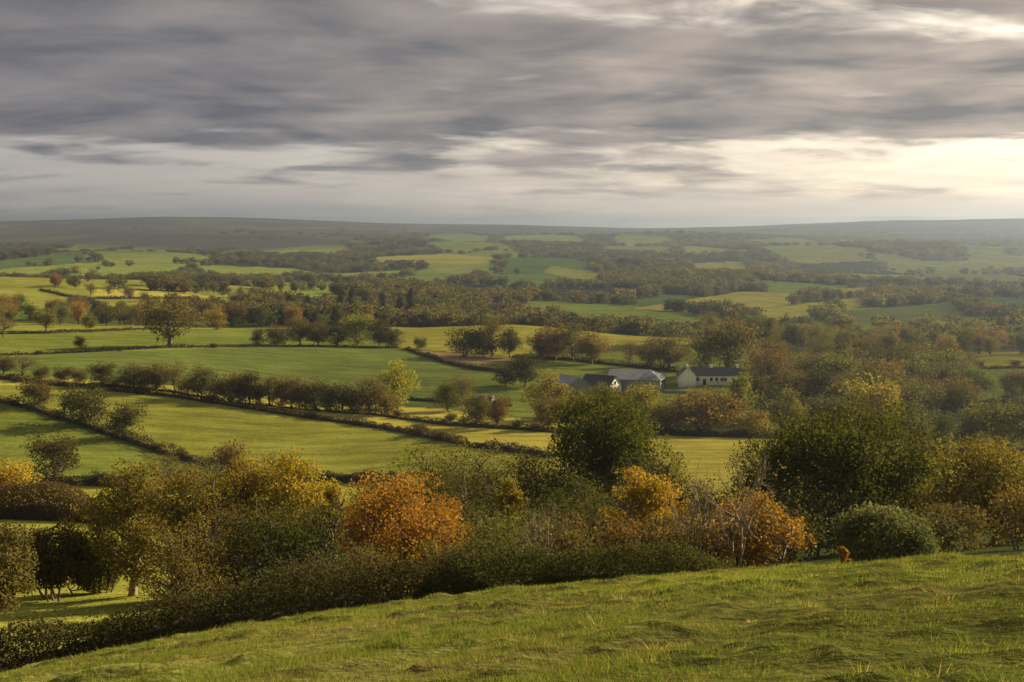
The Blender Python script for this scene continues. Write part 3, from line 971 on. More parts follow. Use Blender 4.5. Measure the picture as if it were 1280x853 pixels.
def bare_tree(label, px, Y, top, width, seed, few=0):
    """leafless tree: recursive forking limbs"""
    g = np.random.default_rng(seed)
    p = at(px, Y)
    H = (project(p[0], p[1], p[2])[1] - top) * Y / F
    W = width * Y / F
    paths, tips = [], []

    def grow(a, d, L, r, lev):
        n = 5
        P = [a]
        for i in range(n):
            d = d + g.normal(size=3) * 0.13 + np.array([0, 0, 0.05])
            d /= np.linalg.norm(d)
            P.append(P[-1] + d * L / n)
        P = np.array(P)
        paths.append((P, np.linspace(r, r * 0.45, n + 1)))
        if lev == 0:
            tips.append(P[-1])
            return
        for _ in range(int(g.integers(3, 6))):
            i = int(g.integers(2, n + 1))
            dd = d + g.normal(size=3) * 0.62
            dd[2] += 0.12
            grow(P[i], dd / np.linalg.norm(dd), L * g.uniform(0.45, 0.72), r * 0.60, lev - 1)

    for k in range(3):
        d = np.array([g.normal() * 0.32, g.normal() * 0.3, 1.0])
        grow(np.array([g.normal() * 0.15, g.normal() * 0.15, -0.3]), d / np.linalg.norm(d), H * 0.58, 0.012 * H + 0.03, 3)
    V, Fq = tubes(paths, 4)
    V[:, 2] = np.where(V[:, 2] > 0, V[:, 2] * H / V[:, 2].max(), V[:, 2])
    V[:, :2] *= W / max(np.ptp(V[:, 0]), 0.1)
    tm = mesh_np('bare_trunk', V, Fq, [PALE_BARK], None, True)
    cm = None
    if few:
        T = np.array(tips)[g.integers(0, len(tips), few)] * np.array([0.8, 0.8, 0.9]) + g.normal(size=(few, 3)) * 0.12
        LV, LF = leaves(T, g.normal(size=(few, 3)), np.full(few, 0.16), g)
        cm = mesh_np('few_leaves', LV, LF, [LEAF], {'tint': np.repeat(g.random((few, 3)), 4, 0)})
    plant('bare_tree', (cm, tm), p, (0.17, 0.13, 0.03), label, 'tree', 'leafless trees by the hedge', crown_name='foliage')


bare_tree('pale leafless tree with many upright branches beside the wide dark tree', 918, 63, 552, 96, 5, 160)
bare_tree('slender leafless tree with thin twigs against the golden field', 866, 64, 562, 78, 9, 60)
bare_tree('small leafless thorn among the dark green trees', 668, 72, 612, 64, 13, 150)

# ------------------------------------------------------------------ mid-distance trees: a few grown shapes, copied
PROTO = {}


def proto(kind, seed, **kw):
    PROTO.setdefault(kind, []).append(tree_meshes(seed, H=10.0, **kw))


for s in range(3):
    proto('round', 100 + s, W=10.0, base=0.07, clumps=75, nleaf=4200, leaf=0.46, gap=0.08)
    proto('oak', 120 + s, W=10.0, base=0.14, clumps=75, nleaf=4200, leaf=0.44, crown='spread', gap=0.12, trunk_r=0.36)
    proto('tall', 140 + s, W=10.0, base=0.08, clumps=70, nleaf=4000, leaf=0.45, crown='tall', gap=0.10)
    proto('bush', 160 + s, W=10.0, base=0.0, clumps=60, nleaf=3600, leaf=0.50, crown='dome', stems=4)
    proto('airy', 180 + s, W=10.0, base=0.20, clumps=70, nleaf=2300, leaf=0.36, gap=0.25)
proto('conifer', 200, W=10.0, base=0.03, clumps=90, nleaf=4200, leaf=0.45, crown='cone')


def mid(px, base, top, w, colour, kind, label, group, name='broadleaf_tree', y0=170, y1=1500, cat='tree', Y=None):
    p = at(px, Y) if Y else hit(px, base, y0, y1)
    b = float(project(p[0], p[1], p[2])[1])
    H = (b - top) * p[1] / F
    W = w * 1.12 * p[1] / F
    ms = PROTO[kind][int(rng.integers(len(PROTO[kind])))]
    bush = kind == 'bush' and cat in ('bush', 'shrub')
    jit = rng.uniform(0.9, 1.1, 3)
    if colour[0] > 1.2 * colour[1]:
        colour = (colour[0] * 0.88, colour[1] * 1.06, colour[2])
    return plant(name, ms, p, tuple(np.array(colour) * jit), label, cat, group, rng.uniform(0, 6.28), W / 10.0, H / 10.0,
                 crown_name='foliage' if bush else 'crown', trunk_name='stems' if bush else 'trunk')


g1 = 'single trees in the near fields'
mid(6, 641, 576, 72, (0.36, 0.21, 0.025), 'round', 'bright orange and yellow tree at the end of the thick brown hedge', g1)
mid(68, 603, 545, 60, DARK, 'round', 'dark round tree standing on the hedge below the deep green pasture', g1)
mid(120, 607, 589, 26, (0.045, 0.045, 0.018), 'bush', 'small dark dome shaped bush on the field hedge', g1, 'bush', cat='bush')
mid(143, 608, 594, 18, (0.085, 0.052, 0.028), 'bush', 'small reddish bush beside the dark dome shaped bush', g1, 'bush', cat='bush')
mid(208, 622, 567, 46, (0.105, 0.088, 0.030), 'airy', 'brown-olive tree behind the tall brown and olive tree', g1)
mid(242, 626, 578, 50, (0.120, 0.092, 0.034), 'airy', 'hazy brown scrub tree behind the rust brown tree', g1)
mid(290, 612, 554, 52, (0.135, 0.092, 0.030), 'round', 'brown topped round tree at the end of the diagonal hedge', g1)
mid(262, 632, 585, 50, (0.105, 0.085, 0.032), 'bush', 'brown scrub bush behind the yellow topped tree', g1, 'bush', cat='bush')
mid(345, 616, 566, 44, (0.125, 0.095, 0.036), 'airy', 'thin brown tree behind the tallest yellow poplar', g1)
mid(104, 531, 484, 58, (0.066, 0.066, 0.020), 'bush', 'largest dark leafy tree growing on the diagonal hedge', g1, 'hawthorn_tree')
mid(157, 549, 505, 42, (0.090, 0.072, 0.026), 'bush', 'brown rounded tree growing on the diagonal hedge', g1, 'hawthorn_tree')
mid(46, 508, 474, 40, (0.115, 0.075, 0.030), 'bush', 'reddish brown tree at the top of the diagonal hedge', g1, 'hawthorn_tree')

g2 = 'hedgerow trees in the long row across the valley'
row = [(129, 482, 456, 28, DARK, 'round'), (169, 487, 457, 30, BROWN, 'round'), (196, 490, 457, 28, BROWN, 'oak'), (219, 491, 453, 26, OLIVE, 'airy'), (254, 498, 460, 34, BROWN, 'round'),
       (289, 503, 470, 28, (0.105, 0.075, 0.028), 'round'), (313, 504, 467, 28, DARK, 'round'), (337, 507, 471, 26, (0.1, 0.075, 0.028), 'airy'), (366, 510, 473, 30, (0.125, 0.08, 0.03), 'round'),
       (395, 513, 477, 32, (0.085, 0.075, 0.024), 'round'), (428, 516, 482, 32, (0.085, 0.068, 0.026), 'round'), (462, 518, 476, 38, BROWN, 'oak')]
names = ['dark green', 'brown', 'pale olive']
ORD = ['first', 'second', 'third', 'fourth', 'fifth', 'sixth', 'seventh', 'eighth', 'ninth', 'tenth', 'eleventh', 'twelfth']
for q, (px, b, t, w, c, k) in enumerate(row):
    nm = 'dark green' if c is DARK else 'pale olive' if c is OLIVE else 'reddish brown' if c is BROWN else 'dull brown-green'
    mid(px, b + 1, t - 2, w * 1.2, c, k, f'{nm} tree, {ORD[11 - q]} in the long hedgerow from the tall yellow-green tree', g2, 'hedgerow_tree')
for q, (px, b, t, w, c) in enumerate([(150, 484, 470, 24, BROWN), (183, 488, 470, 22, (0.1, 0.08, 0.03)), (236, 494, 472, 26, (0.12, 0.09, 0.03)), (272, 500, 478, 24, BROWN), (301, 504, 482, 22, (0.085, 0.07, 0.026)),
                         (326, 506, 480, 20, BROWN), (351, 508, 476, 26, (0.13, 0.09, 0.03)), (381, 511, 486, 26, (0.1, 0.08, 0.028)), (411, 514, 484, 24, BROWN), (446, 517, 488, 30, (0.11, 0.085, 0.03)), (482, 519, 490, 28, (0.15, 0.105, 0.03))]):
    mid(px, b, t, w, c, 'bush', ('brown' if c is BROWN else 'dull olive-brown') + f' scrub tree, {ORD[10 - q]} in the long hedgerow from the tall yellow-green tree', g2, 'scrub_tree')
mid(497, 512, 453, 44, YELLOW, 'tall', 'tall yellow-green tree at the end of the long hedgerow', g2, 'hedgerow_tree')
for (px, b, t, w, c, k, lab) in [
    (560, 514, 478, 32, (0.13, 0.105, 0.03), 'round', 'pale brown tree beside the low dark shed'),
    (578, 513, 470, 32, BROWN, 'airy', 'reddish brown tree behind the pale brown one by the low shed'),
    (597, 534, 492, 32, (0.12, 0.09, 0.028), 'round', 'brown-olive tree standing on the golden field edge'),
    (621, 536, 495, 32, (0.135, 0.082, 0.028), 'oak', 'open branched brown tree on the golden field edge'),
    (684, 539, 498, 34, (0.12, 0.085, 0.028), 'round', 'brown tree on the field edge in front of the yellow oak'),
]:
    mid(px, b, t, w, c, k, lab, 'trees along the golden field edge', 'hedgerow_tree')
for (px, b, t, w, lab) in [(563, 530, 517, 17, 'low dark bush on the golden field edge near the pale brown tree'), (497, 523, 512, 12, 'little bush at the foot of the tall yellow-green tree'),
                           (647, 538, 525, 14, 'round bush alone on the golden field edge'), (668, 540, 529, 20, 'low dark bush beneath the brown field edge tree'), (581, 531, 521, 15, 'low bush between two field edge trees')]:
    mid(px, b, t, w, (0.065, 0.052, 0.024), 'bush', lab, 'bushes along the golden field edge', 'bush', cat='bush')

g3 = 'trees around the lone oak pastures'
mid(213, 434, 374, 64, (0.128, 0.085, 0.026), 'oak', 'large lone oak with a bronze crown in the open pasture', g3, 'oak_tree', y0=400)
mid(57, 414, 386, 28, (0.14, 0.125, 0.028), 'oak', 'small olive oak on the strip beyond the lone oak', g3, 'oak_tree', y0=400)
mid(112, 413, 393, 18, (0.1, 0.098, 0.025), 'round', 'small round green tree on the strip beyond the lone oak', g3, y0=400)
mid(100, 436, 421, 14, (0.065, 0.065, 0.02), 'bush', 'small round bush alone in the lone oak pasture', g3, 'bush', y0=400, cat='bush')
mid(4, 422, 397, 28, (0.11, 0.1, 0.03), 'airy', 'thin olive tree at the end of the lone oak strip', g3, y0=400)
for (px, b, t, w, c, k) in [(28, 470, 444, 34, BROWN, 'airy'), (4, 468, 446, 26, (0.1, 0.085, 0.03), 'round'), (52, 474, 458, 20, (0.1, 0.08, 0.03), 'bush'), (80, 477, 459, 26, (0.075, 0.065, 0.028), 'bush'), (99, 479, 462, 20, (0.085, 0.065, 0.028), 'bush')]:
    mid(px, b, t, w, c, k, ('brown' if c is BROWN else 'low dull brown') + ' scrub tree at the start of the long hedgerow', 'scrub trees at the start of the hedgerow', 'scrub_tree', y0=300)
for (px, b, t, w, c, k, lab) in [
    (323, 432, 412, 17, DARK, 'bush', 'dark round tree at the end of the dark pasture clump'),
    (346, 432, 408, 26, (0.095, 0.075, 0.026), 'bush', 'brown-green rounded tree beside the dark round one'),
    (375, 432, 398, 30, BROWN, 'round', 'brown tree in the dark pasture clump'),
    (398, 433, 404, 32, (0.06, 0.052, 0.022), 'round', 'dark brown tree in the dark pasture clump'),
    (420, 433, 406, 30, DARK, 'round', 'dark green tree in the dark pasture clump'),
    (448, 432, 393, 40, LIME, 'round', 'tall yellow-green tree in the dark pasture clump'),
    (474, 433, 400, 26, (0.05, 0.05, 0.02), 'tall', 'dark pointed tree next to the yellow-green clump tree'),
    (492, 434, 412, 24, (0.08, 0.062, 0.024), 'bush', 'low brown tree closing the dark pasture clump'),
    (525, 436, 422, 17, (0.07, 0.07, 0.024), 'bush', 'single round bush at the foot of the knoll field'),
    (583, 446, 411, 42, DARK, 'bush', 'broad dark tree in the knoll copse'),
    (604, 446, 415, 34, (0.045, 0.048, 0.018), 'bush', 'low dark tree in the middle of the knoll copse'),
    (617, 446, 396, 40, (0.105, 0.098, 0.026), 'airy', 'tall open olive tree rising from the knoll copse'),
    (638, 447, 413, 28, (0.04, 0.045, 0.018), 'tall', 'upright dark tree at the end of the knoll copse'),
    (674, 450, 420, 26, (0.1, 0.085, 0.028), 'bush', 'brown-green tree beside the copper tree'),
    (694, 451, 408, 44, (0.21, 0.11, 0.026), 'round', 'copper orange tree behind the pale barn'),
    (716, 452, 402, 52, (0.105, 0.095, 0.03), 'airy', 'tall thin olive tree behind the copper tree'),
    (740, 455, 418, 42, (0.155, 0.1, 0.028), 'oak', 'warm brown oak behind the dark roofed house'),
    (786, 459, 426, 26, (0.13, 0.085, 0.028), 'airy', 'small open brown tree behind the wide barn'),
    (812, 461, 428, 36, (0.115, 0.08, 0.028), 'oak', 'brown oak over the wide barn roof'),
    (838, 463, 421, 52, (0.135, 0.085, 0.028), 'oak', 'broad brown oak between barn and white farmhouse'),
    (882, 468, 418, 40, (0.105, 0.082, 0.028), 'round', 'brown-olive tree behind the farmhouse chimney'),
    (910, 472, 402, 62, (0.125, 0.095, 0.032), 'oak', 'tallest brown oak behind the white farmhouse'),
    (655, 484, 444, 36, (0.045, 0.05, 0.018), 'round', 'dark tree beside the pale barn'),
    (633, 482, 457, 28, (0.042, 0.045, 0.018), 'bush', 'low dark tree next to the dark barn tree'),
]:
    mid(px, b, t, w, c, k, lab, 'trees round the farm and the knoll', y0=380)

g4 = 'trees in front of the farm'
for (px, b, t, w, c, k, lab, Yd) in [
    (686, 531, 468, 52, (0.19, 0.16, 0.028), 'tall', 'yellow oak standing in front of the pale barn', 395),
    (725, 530, 492, 42, (0.145, 0.095, 0.028), 'round', 'brown tree below the dark roofed house', 400),
    (757, 520, 480, 34, (0.115, 0.11, 0.026), 'round', 'olive tree half hiding the white gable', 420),
    (735, 522, 486, 30, (0.115, 0.11, 0.028), 'airy', 'thin olive tree beside the white gable', 420),
    (803, 542, 481, 58, (0.215, 0.145, 0.026), 'round', 'orange and yellow tree in front of the wide barn', 385),
    (776, 540, 508, 44, (0.14, 0.092, 0.028), 'bush', 'low russet tree under the orange and yellow one', 382),
    (832, 544, 508, 46, (0.075, 0.068, 0.022), 'bush', 'low dark tree beside the russet orange oak', 384),
    (876, 547, 488, 84, (0.165, 0.10, 0.026), 'round', 'broad russet oak in front of the white farmhouse', 380),
    (924, 540, 470, 40, (0.165, 0.150, 0.026), 'tall', 'slim lime yellow tree by the farmhouse end', 395),
    (941, 550, 514, 42, (0.215, 0.155, 0.026), 'round', 'small golden tree on the edge of the golden field', 372),
    (983, 548, 488, 46, (0.135, 0.125, 0.026), 'tall', 'green and yellow pointed tree near the small golden tree', 385),
    (960, 545, 500, 48, (0.055, 0.06, 0.02), 'bush', 'dark tree behind the small golden tree', 395),
    (1092, 552, 474, 66, (0.235, 0.165, 0.022), 'round', 'golden yellow rounded tree before the dark wood', 385),
    (1140, 560, 502, 40, (0.105, 0.108, 0.024), 'oak', 'green open crowned tree beside the golden rounded tree', 350),
    (1147, 566, 545, 26, (0.2, 0.09, 0.035), 'bush', 'small red-brown bush under the green open crowned tree', 345),
    (1175, 562, 514, 38, (0.072, 0.078, 0.03), 'round', 'grey-green hazy tree on the field corner', 358),
    (1212, 566, 512, 44, (0.075, 0.082, 0.03), 'round', 'dull green tree between two field corner trees', 350),
    (1250, 566, 500, 66, (0.092, 0.1, 0.024), 'round', 'large leafy green tree on the golden field corner', 345),
    (1290, 568, 500, 50, (0.088, 0.095, 0.024), 'tall', 'leafy green tree beyond the large field corner tree', 345),
    (1030, 550, 496, 56, (0.07, 0.07, 0.024), 'round', 'dark green tree left standing before the wood', 400),
    (1060, 545, 505, 40, (0.066, 0.068, 0.022), 'bush', 'dark low tree beneath the golden rounded tree', 400),
    (1118, 548, 515, 36, (0.05, 0.055, 0.02), 'bush', 'dark low tree between the golden and the green tree', 390),
    (1036, 530, 478, 28, (0.25, 0.085, 0.035), 'round', 'red topped tree inside the dark wood', 430),
]:
    mid(px, b, t, w, c, k, lab.replace('left standing', 'standing'), g4, Y=Yd)

# ------------------------------------------------------------------ woods whose trees can still be told apart
PALS = [(BROWN, 'brown'), ((0.118, 0.088, 0.030), 'dull brown'), (OLIVE, 'olive'), ((0.085, 0.08, 0.026), 'dark olive'), (DARK, 'dark green'), (RUSSET, 'russet'), (LIME, 'yellow-green'), ((0.22, 0.15, 0.03), 'golden')]


KW = {'round': 'round-crowned', 'oak': 'spreading', 'airy': 'thin-leaved', 'tall': 'upright', 'bush': 'bushy'}
DW = ['at the edge of', 'inside', 'deep in']


def wood(place, group, area, n, hts, weights, gapm, kinds=('round', 'oak', 'round', 'tall', 'bush', 'airy'), seed=1):
    """n trees scattered over (pixel column, distance) quads"""
    g = np.random.default_rng(seed)
    done = []
    pr = np.array(weights, float)
    pr /= pr.sum()
    tries = 0
    while len(done) < n and tries < n * 40:
        tries += 1
        x0, x1, ya, yb = area[int(g.integers(len(area)))]
        px, Y = g.uniform(x0, x1), g.uniform(ya, yb)
        p = at(px, Y)
        if any((p[0] - q[0]) ** 2 + (p[1] - q[1]) ** 2 < gapm ** 2 for q in done):
            continue
        done.append(p)
        i = int(g.choice(len(PALS), p=pr))
        c, nm = PALS[i]
        H = g.uniform(*hts)
        W = H * g.uniform(0.75, 1.1)
        k = kinds[int(g.integers(len(kinds)))]
        ms = PROTO[k][int(g.integers(len(PROTO[k])))]
        plant('woodland_tree', ms, p, tuple(np.array(c) * g.uniform(0.85, 1.15, 3)), f"{'tall ' if H > hts[0] + 0.66 * (hts[1] - hts[0]) else 'low ' if H < hts[0] + 0.33 * (hts[1] - hts[0]) else ''}{KW[k]} {nm} tree {DW[min(2, int(3 * (Y - ya) / (yb - ya)))]} the {place}", 'tree', group, g.uniform(0, 6.28), W / 10, H / 10)


wood('dark wood beside the white farmhouse', 'trees in the dark wood', [(948, 1200, 415, 560), (1140, 1200, 430, 540), (1000, 1205, 470, 600)], 66, (10, 16), (1.5, 2, 3, 5, 6, .5, .8, .5), 8, seed=21)
wood('mixed wood behind the farm oaks', 'trees in the mixed wood behind the farm', [(930, 1190, 640, 900), (880, 1060, 690, 900)], 62, (9, 14), (2, 2, 4, 4, 2, .8, 2, 1.2), 11, seed=22)
wood('hedgerow above the sunlit strip', 'trees above the sunlit strip', [(1195, 1320, 700, 860), (1190, 1320, 500, 525)], 20, (8, 13), (3, 3, 2, 3, 2, .6, .5, .3), 10, seed=23)
wood('wooded bank behind the lone oak', 'trees on the bank behind the lone oak', [(-20, 120, 720, 860), (120, 330, 735, 870), (250, 480, 700, 900)], 64, (8, 13), (2, 2.5, 3, 4, 4, 1, .8, 1), 10, seed=24)
wood('hedgerows on the low ridge', 'trees on the low ridge', [(60, 100, 1080, 1110), (20, 330, 1010, 1040), (110, 250, 1175, 1190), (215, 330, 1120, 1160)], 30, (7, 11), (3, 3, 1, 4, 4, .5, .3, .3), 9, seed=25)
mid(440, 395, 361, 13, (0.03, 0.036, 0.016), 'conifer', 'dark pointed conifer in the valley wood, beside brown trees', 'conifers in the valley wood', 'conifer_tree', Y=960)
mid(513, 394, 361, 12, (0.028, 0.034, 0.016), 'conifer', 'tallest dark pointed conifer above the knoll field hedge', 'conifers in the valley wood', 'conifer_tree', Y=960)
mid(362, 398, 368, 15, (0.03, 0.036, 0.018), 'conifer', 'broad dark conifer behind the dark pasture clump', 'conifers in the valley wood', 'conifer_tree', Y=930)

for (px, t, w, c, lab) in [(425, 368, 12, (0.03, 0.036, 0.018), 'short dark conifer beside the pointed conifer in the valley wood'), (478, 366, 13, (0.034, 0.038, 0.018), 'dark conifer midway between the two tallest valley conifers'),
                           (500, 372, 12, (0.032, 0.036, 0.018), 'small dark conifer next to the tallest valley conifer'), (385, 370, 12, (0.036, 0.04, 0.02), 'dark conifer near the broad one in the valley wood')]:
    mid(px, 395, t, w, c, 'conifer', lab, 'conifers in the valley wood', 'conifer_tree', Y=955)

# ------------------------------------------------------------------ field hedges
def hpx(lst, y0=170, y1=1500):
    return [hit(px, py, y0, y1) for px, py in lst]


HB = (0.060, 0.050, 0.024)
hedge('long low hedge running down between the green slope and the golden field', hpx([(-60, 468), (0, 474), (60, 481), (140, 489), (213, 496), (330, 514), (420, 527), (480, 536), (540, 548), (600, 560), (690, 573)]), 1.7, 2.2, HB, n=16000, leaf=0.42, ragged=0.55, seed=31)
hedge('diagonal hedge dividing the deep green pasture from the green slope', hpx([(-40, 497), (0, 502), (40, 512), (103, 532), (157, 550), (240, 578), (285, 594)]), 2.0, 2.4, (0.052, 0.046, 0.020), n=9000, leaf=0.36, ragged=0.5, seed=32)
hedge('dark hedge at the bottom of the deep green pasture', hpx([(-60, 606), (0, 606), (70, 606), (150, 608), (250, 607), (300, 605)]), 1.7, 2.0, (0.042, 0.040, 0.018), n=8000, leaf=0.32, ragged=0.4, seed=33)
hedge('dark clipped hedge behind the orange tree at the bottom of the green slope', hpx([(385, 603), (420, 603), (460, 603), (500, 602)]), 2.0, 2.2, (0.040, 0.042, 0.018), n=4500, leaf=0.32, ragged=0.55, seed=34)
hedge('thick overgrown brown hedge beside the bright orange tree', hpx([(-60, 648), (0, 648), (60, 650), (130, 654)], 150), 4.2, 4.5, (0.098, 0.070, 0.030), n=20000, leaf=0.26, ragged=0.3, seed=35)
hedge('dark hedge between the sunlit meadow and the brown scrub', hpx([(120, 655), (190, 662), (240, 668)], 140), 2.8, 3.2, (0.05, 0.045, 0.02), n=7000, leaf=0.24, ragged=0.4, seed=36)
hedge('thin dark hedge along the foot of the lone oak pasture', hpx([(-60, 446), (20, 444), (120, 440), (213, 435), (330, 434), (400, 434), (500, 435)], 380), 1.3, 1.8, (0.045, 0.045, 0.02), n=7000, leaf=0.5, seed=37)
hedge('thin hedge between the two strips beyond the lone oak', hpx([(-60, 421), (60, 417), (120, 415), (200, 412)], 400), 1.2, 1.6, (0.05, 0.05, 0.022), n=3000, leaf=0.55, seed=38)
hedge('low hedge under the row of hedgerow trees', hpx([(110, 481), (213, 490), (290, 503), (400, 514), (470, 519), (560, 532), (690, 541), (720, 543)], 300), 1.3, 1.8, (0.072, 0.058, 0.026), n=7000, leaf=0.42, ragged=0.8, seed=39)
hedge('curving hedge below the straw coloured field edge', hpx([(508, 437), (530, 445), (560, 455), (592, 462), (640, 466)], 400), 1.8, 2.2, (0.055, 0.05, 0.024), n=3500, leaf=0.5, seed=40)
hedge('dark hedge on the crest of the knoll field', hpx([(470, 409), (540, 405), (600, 404)], 500), 1.6, 2.2, (0.055, 0.05, 0.026), n=2500, leaf=0.6, seed=41)
hedge('hedge dropping down the middle of the knoll field', hpx([(640, 447), (720, 451), (800, 460), (850, 466)], 400), 2.0, 2.4, (0.06, 0.055, 0.024), n=4000, leaf=0.5, seed=42)
hedge('dark hedge at the end of the golden field below the farm', pts_at([(770, 378), (850, 378), (980, 372), (1040, 366)]), 2.0, 3.0, (0.06, 0.052, 0.022), n=7000, leaf=0.42, seed=43)
hedge('low brown hedge on the corner of the golden field', pts_at([(1130, 352), (1200, 346), (1320, 340)]), 1.5, 2.2, (0.09, 0.062, 0.028), n=5000, leaf=0.42, seed=44)
hedge('hedge under the sunlit strip beside the dark wood', hpx([(1190, 463), (1240, 461), (1330, 459)], 500), 1.5, 1.8, (0.065, 0.055, 0.024), n=2500, leaf=0.5, seed=45)
hedge('thin hedge behind the yellow-green hedgerow tree', hpx([(470, 498), (560, 503), (640, 508)], 350), 1.1, 1.5, (0.06, 0.055, 0.024), n=2500, leaf=0.42, seed=46)
hedge('hedge crossing the low ridge beside the yellow field', hpx([(50, 363), (80, 370), (110, 376), (125, 382)], 800), 2.0, 2.6, (0.055, 0.048, 0.026), n=1500, leaf=0.9, seed=47)
hedge('hedge along the lower side of the yellow ridge field', hpx([(110, 374), (180, 374), (250, 374)], 800), 1.8, 2.4, (0.055, 0.048, 0.026), n=1500, leaf=0.9, seed=48)
for (px, b, w, lab) in [(1225, 460, 11, 'small dark bush on the sunlit strip'), (1269, 459, 14, 'round dark bush on the sunlit strip beside the hedge')]:
    mid(px, b, b - 9, w, (0.06, 0.05, 0.03), 'bush', lab, 'bushes on the sunlit strip', 'bush', cat='bush', y0=500)


# ------------------------------------------------------------------ the far woods and hedgerows beyond counting
def far_woods():
    g = np.random.default_rng(77)

    def batch(M, ya, yb):
        Y = np.sqrt(g.uniform(ya * ya, yb * yb, M))
        X = g.uniform(-0.43, 0.43, M) * Y
        Z = ground(X, Y)
        px, py = project(X, Y, Z)
        fid, _ = zone(X, Y, Z)
        cid, bd = patchwork(X, Y)
        woodc = np.isin((cid * 12).astype(int) % 12, (0, 2, 7, 10))
        clear = (fid >= 0) & (fid < 900)
        keep = woodc | ((bd < 5 + 0.0016 * Y) & (g.random(M) < 0.62))
        keep |= (Y < 1080) & (px > 300) & (px < 650) & (g.random(M) < 0.8)
        keep |= (Y < 1000) & (px >= 650) & (vnoise(X / 60, Y / 45) > 0.55)
        keep &= ~clear
        keep &= ~((fid == 900) & (g.random(M) > 0.10 * (fbm(X / 500, Y / 500, 2) > 0.1)))
        keep &= ~((Y < 1400) & (px < 330) & (Z > EYE - 56) & ~woodc)
        return X[keep], Y[keep], Z[keep]

    A = [batch(21000, 790, 2000), batch(26000, 2000, 6300)]
    X, Y, Z = (np.concatenate([a[i] for a in A]) for i in range(3))
    n = len(X)
    H = g.uniform(5.5, 12.0, n) * np.where(Y > 2600, 0.9, 1.0)
    W = H * g.uniform(0.85, 1.25, n) * (1.0 + np.clip(Y - 1500, 0, 4000) / 2200)
    pal = np.array([(0.10, 0.086, 0.03), (0.092, 0.08, 0.03), (0.095, 0.096, 0.026), (0.078, 0.08, 0.026), DARK, (0.056, 0.06, 0.022), (0.12, 0.118, 0.028), (0.082, 0.075, 0.028), (0.066, 0.068, 0.026), (0.12, 0.092, 0.03), (0.06, 0.063, 0.024)])
    stand = (vnoise(X / 130, Y / 130) * 1.25 * len(pal)).astype(int)                # stands of the same kind
    ki = np.where(g.random(n) < 0.6, stand % len(pal), g.integers(0, len(pal), n))
    C = pal[ki] * g.uniform(0.85, 1.15, (n, 1))
    me = bpy.data.meshes.new('valley_woodland')
    me.vertices.add(n)
    me.vertices.foreach_set('co', np.stack([X, Y, Z], 1).astype(np.float32).ravel())
    for an, kind, field, av in (('col', 'FLOAT_COLOR', 'color', np.concatenate([C, np.ones((n, 1))], 1)), ('size', 'FLOAT_VECTOR', 'vector', np.stack([W / 10, W / 10, H / 10], 1)),
                                ('turn', 'FLOAT_VECTOR', 'vector', np.stack([0 * X, 0 * X, g.uniform(0, 6.28, n)], 1)), ('kindno', 'INT', 'value', g.integers(0, 6, n))):
        a = me.attributes.new(an, kind, 'POINT')
        a.data.foreach_set(field, (av.astype(np.int32) if kind == 'INT' else av.astype(np.float32)).ravel())
    o = link('valley_woodland', me)
    ng = bpy.data.node_groups.new('woodland', 'GeometryNodeTree')
    ng.interface.new_socket('Geometry', in_out='INPUT', socket_type='NodeSocketGeometry')
    ng.interface.new_socket('Geometry', in_out='OUTPUT', socket_type='NodeSocketGeometry')
    gi, go = ng.nodes.new('NodeGroupInput'), ng.nodes.new('NodeGroupOutput')
    join = ng.nodes.new('GeometryNodeGeometryToInstance')
    for k in range(6):
        (V, Fq, tint), _t = tree_shape(300 + k, 10.0, 10.0, base=0.0, clumps=30, nleaf=330, leaf=1.7, crown=('dome', 'round', 'round', 'dome', 'tall', 'round')[k], twigs=False)
        po = bpy.data.objects.new('woodland_tree_form', mesh_np('woodland_tree_form', V, Fq, [LEAF_MASS], {'tint': tint}))
        oi = ng.nodes.new('GeometryNodeObjectInfo')
        oi.inputs['Object'].default_value = po
        ng.links.new(oi.outputs['Geometry'], join.inputs[0])
    ip = ng.nodes.new('GeometryNodeInstanceOnPoints')
    ip.inputs['Pick Instance'].default_value = True
    ng.links.new(gi.outputs[0], ip.inputs['Points'])
    ng.links.new(join.outputs[0], ip.inputs['Instance'])
    for nm, typ, sock in (('kindno', 'INT', 'Instance Index'), ('turn', 'FLOAT_VECTOR', 'Rotation'), ('size', 'FLOAT_VECTOR', 'Scale')):
        na = ng.nodes.new('GeometryNodeInputNamedAttribute')
        na.data_type = typ
        na.inputs['Name'].default_value = nm
        ng.links.new(na.outputs[0], ip.inputs[sock])
    ng.links.new(ip.outputs[0], go.inputs[0])
    o.modifiers.new('woodland', 'NODES').node_group = ng
    tag(o, 'hazy autumn woods and hedgerows spread across the far valley', 'woodland', None, 'stuff')
    print('far woods', n)


far_woods()

# bushes grown out of the field hedges
for where, pts in (('long hedge above the green slope', [(20, 477, 10), (92, 485, 13), (176, 492, 11), (262, 503, 15), (305, 510, 10), (388, 522, 14), (446, 531, 11), (522, 544, 26), (548, 550, 18), (622, 564, 12)]),
                   ('diagonal hedge of the deep green pasture', [(18, 507, 12), (74, 522, 16), (126, 540, 12), (196, 563, 14), (226, 573, 18)]),
                   ('hedge at the foot of the lone oak pasture', [(48, 443, 8), (150, 438, 7), (268, 434, 9)]),
                   ('clipped hedge at the bottom of the green slope', [(424, 602, 18), (444, 603, 14), (470, 602, 16), (490, 602, 15)])):
    for q, (px, py, w) in enumerate(pts):
        mid(px, py + 1, py - w * 0.55, w * 1.1, (0.06, 0.052, 0.024), 'bush', f'{ORD[q]} dark bush growing out of the {where}', 'bushes in the field hedges', 'bush', cat='bush')

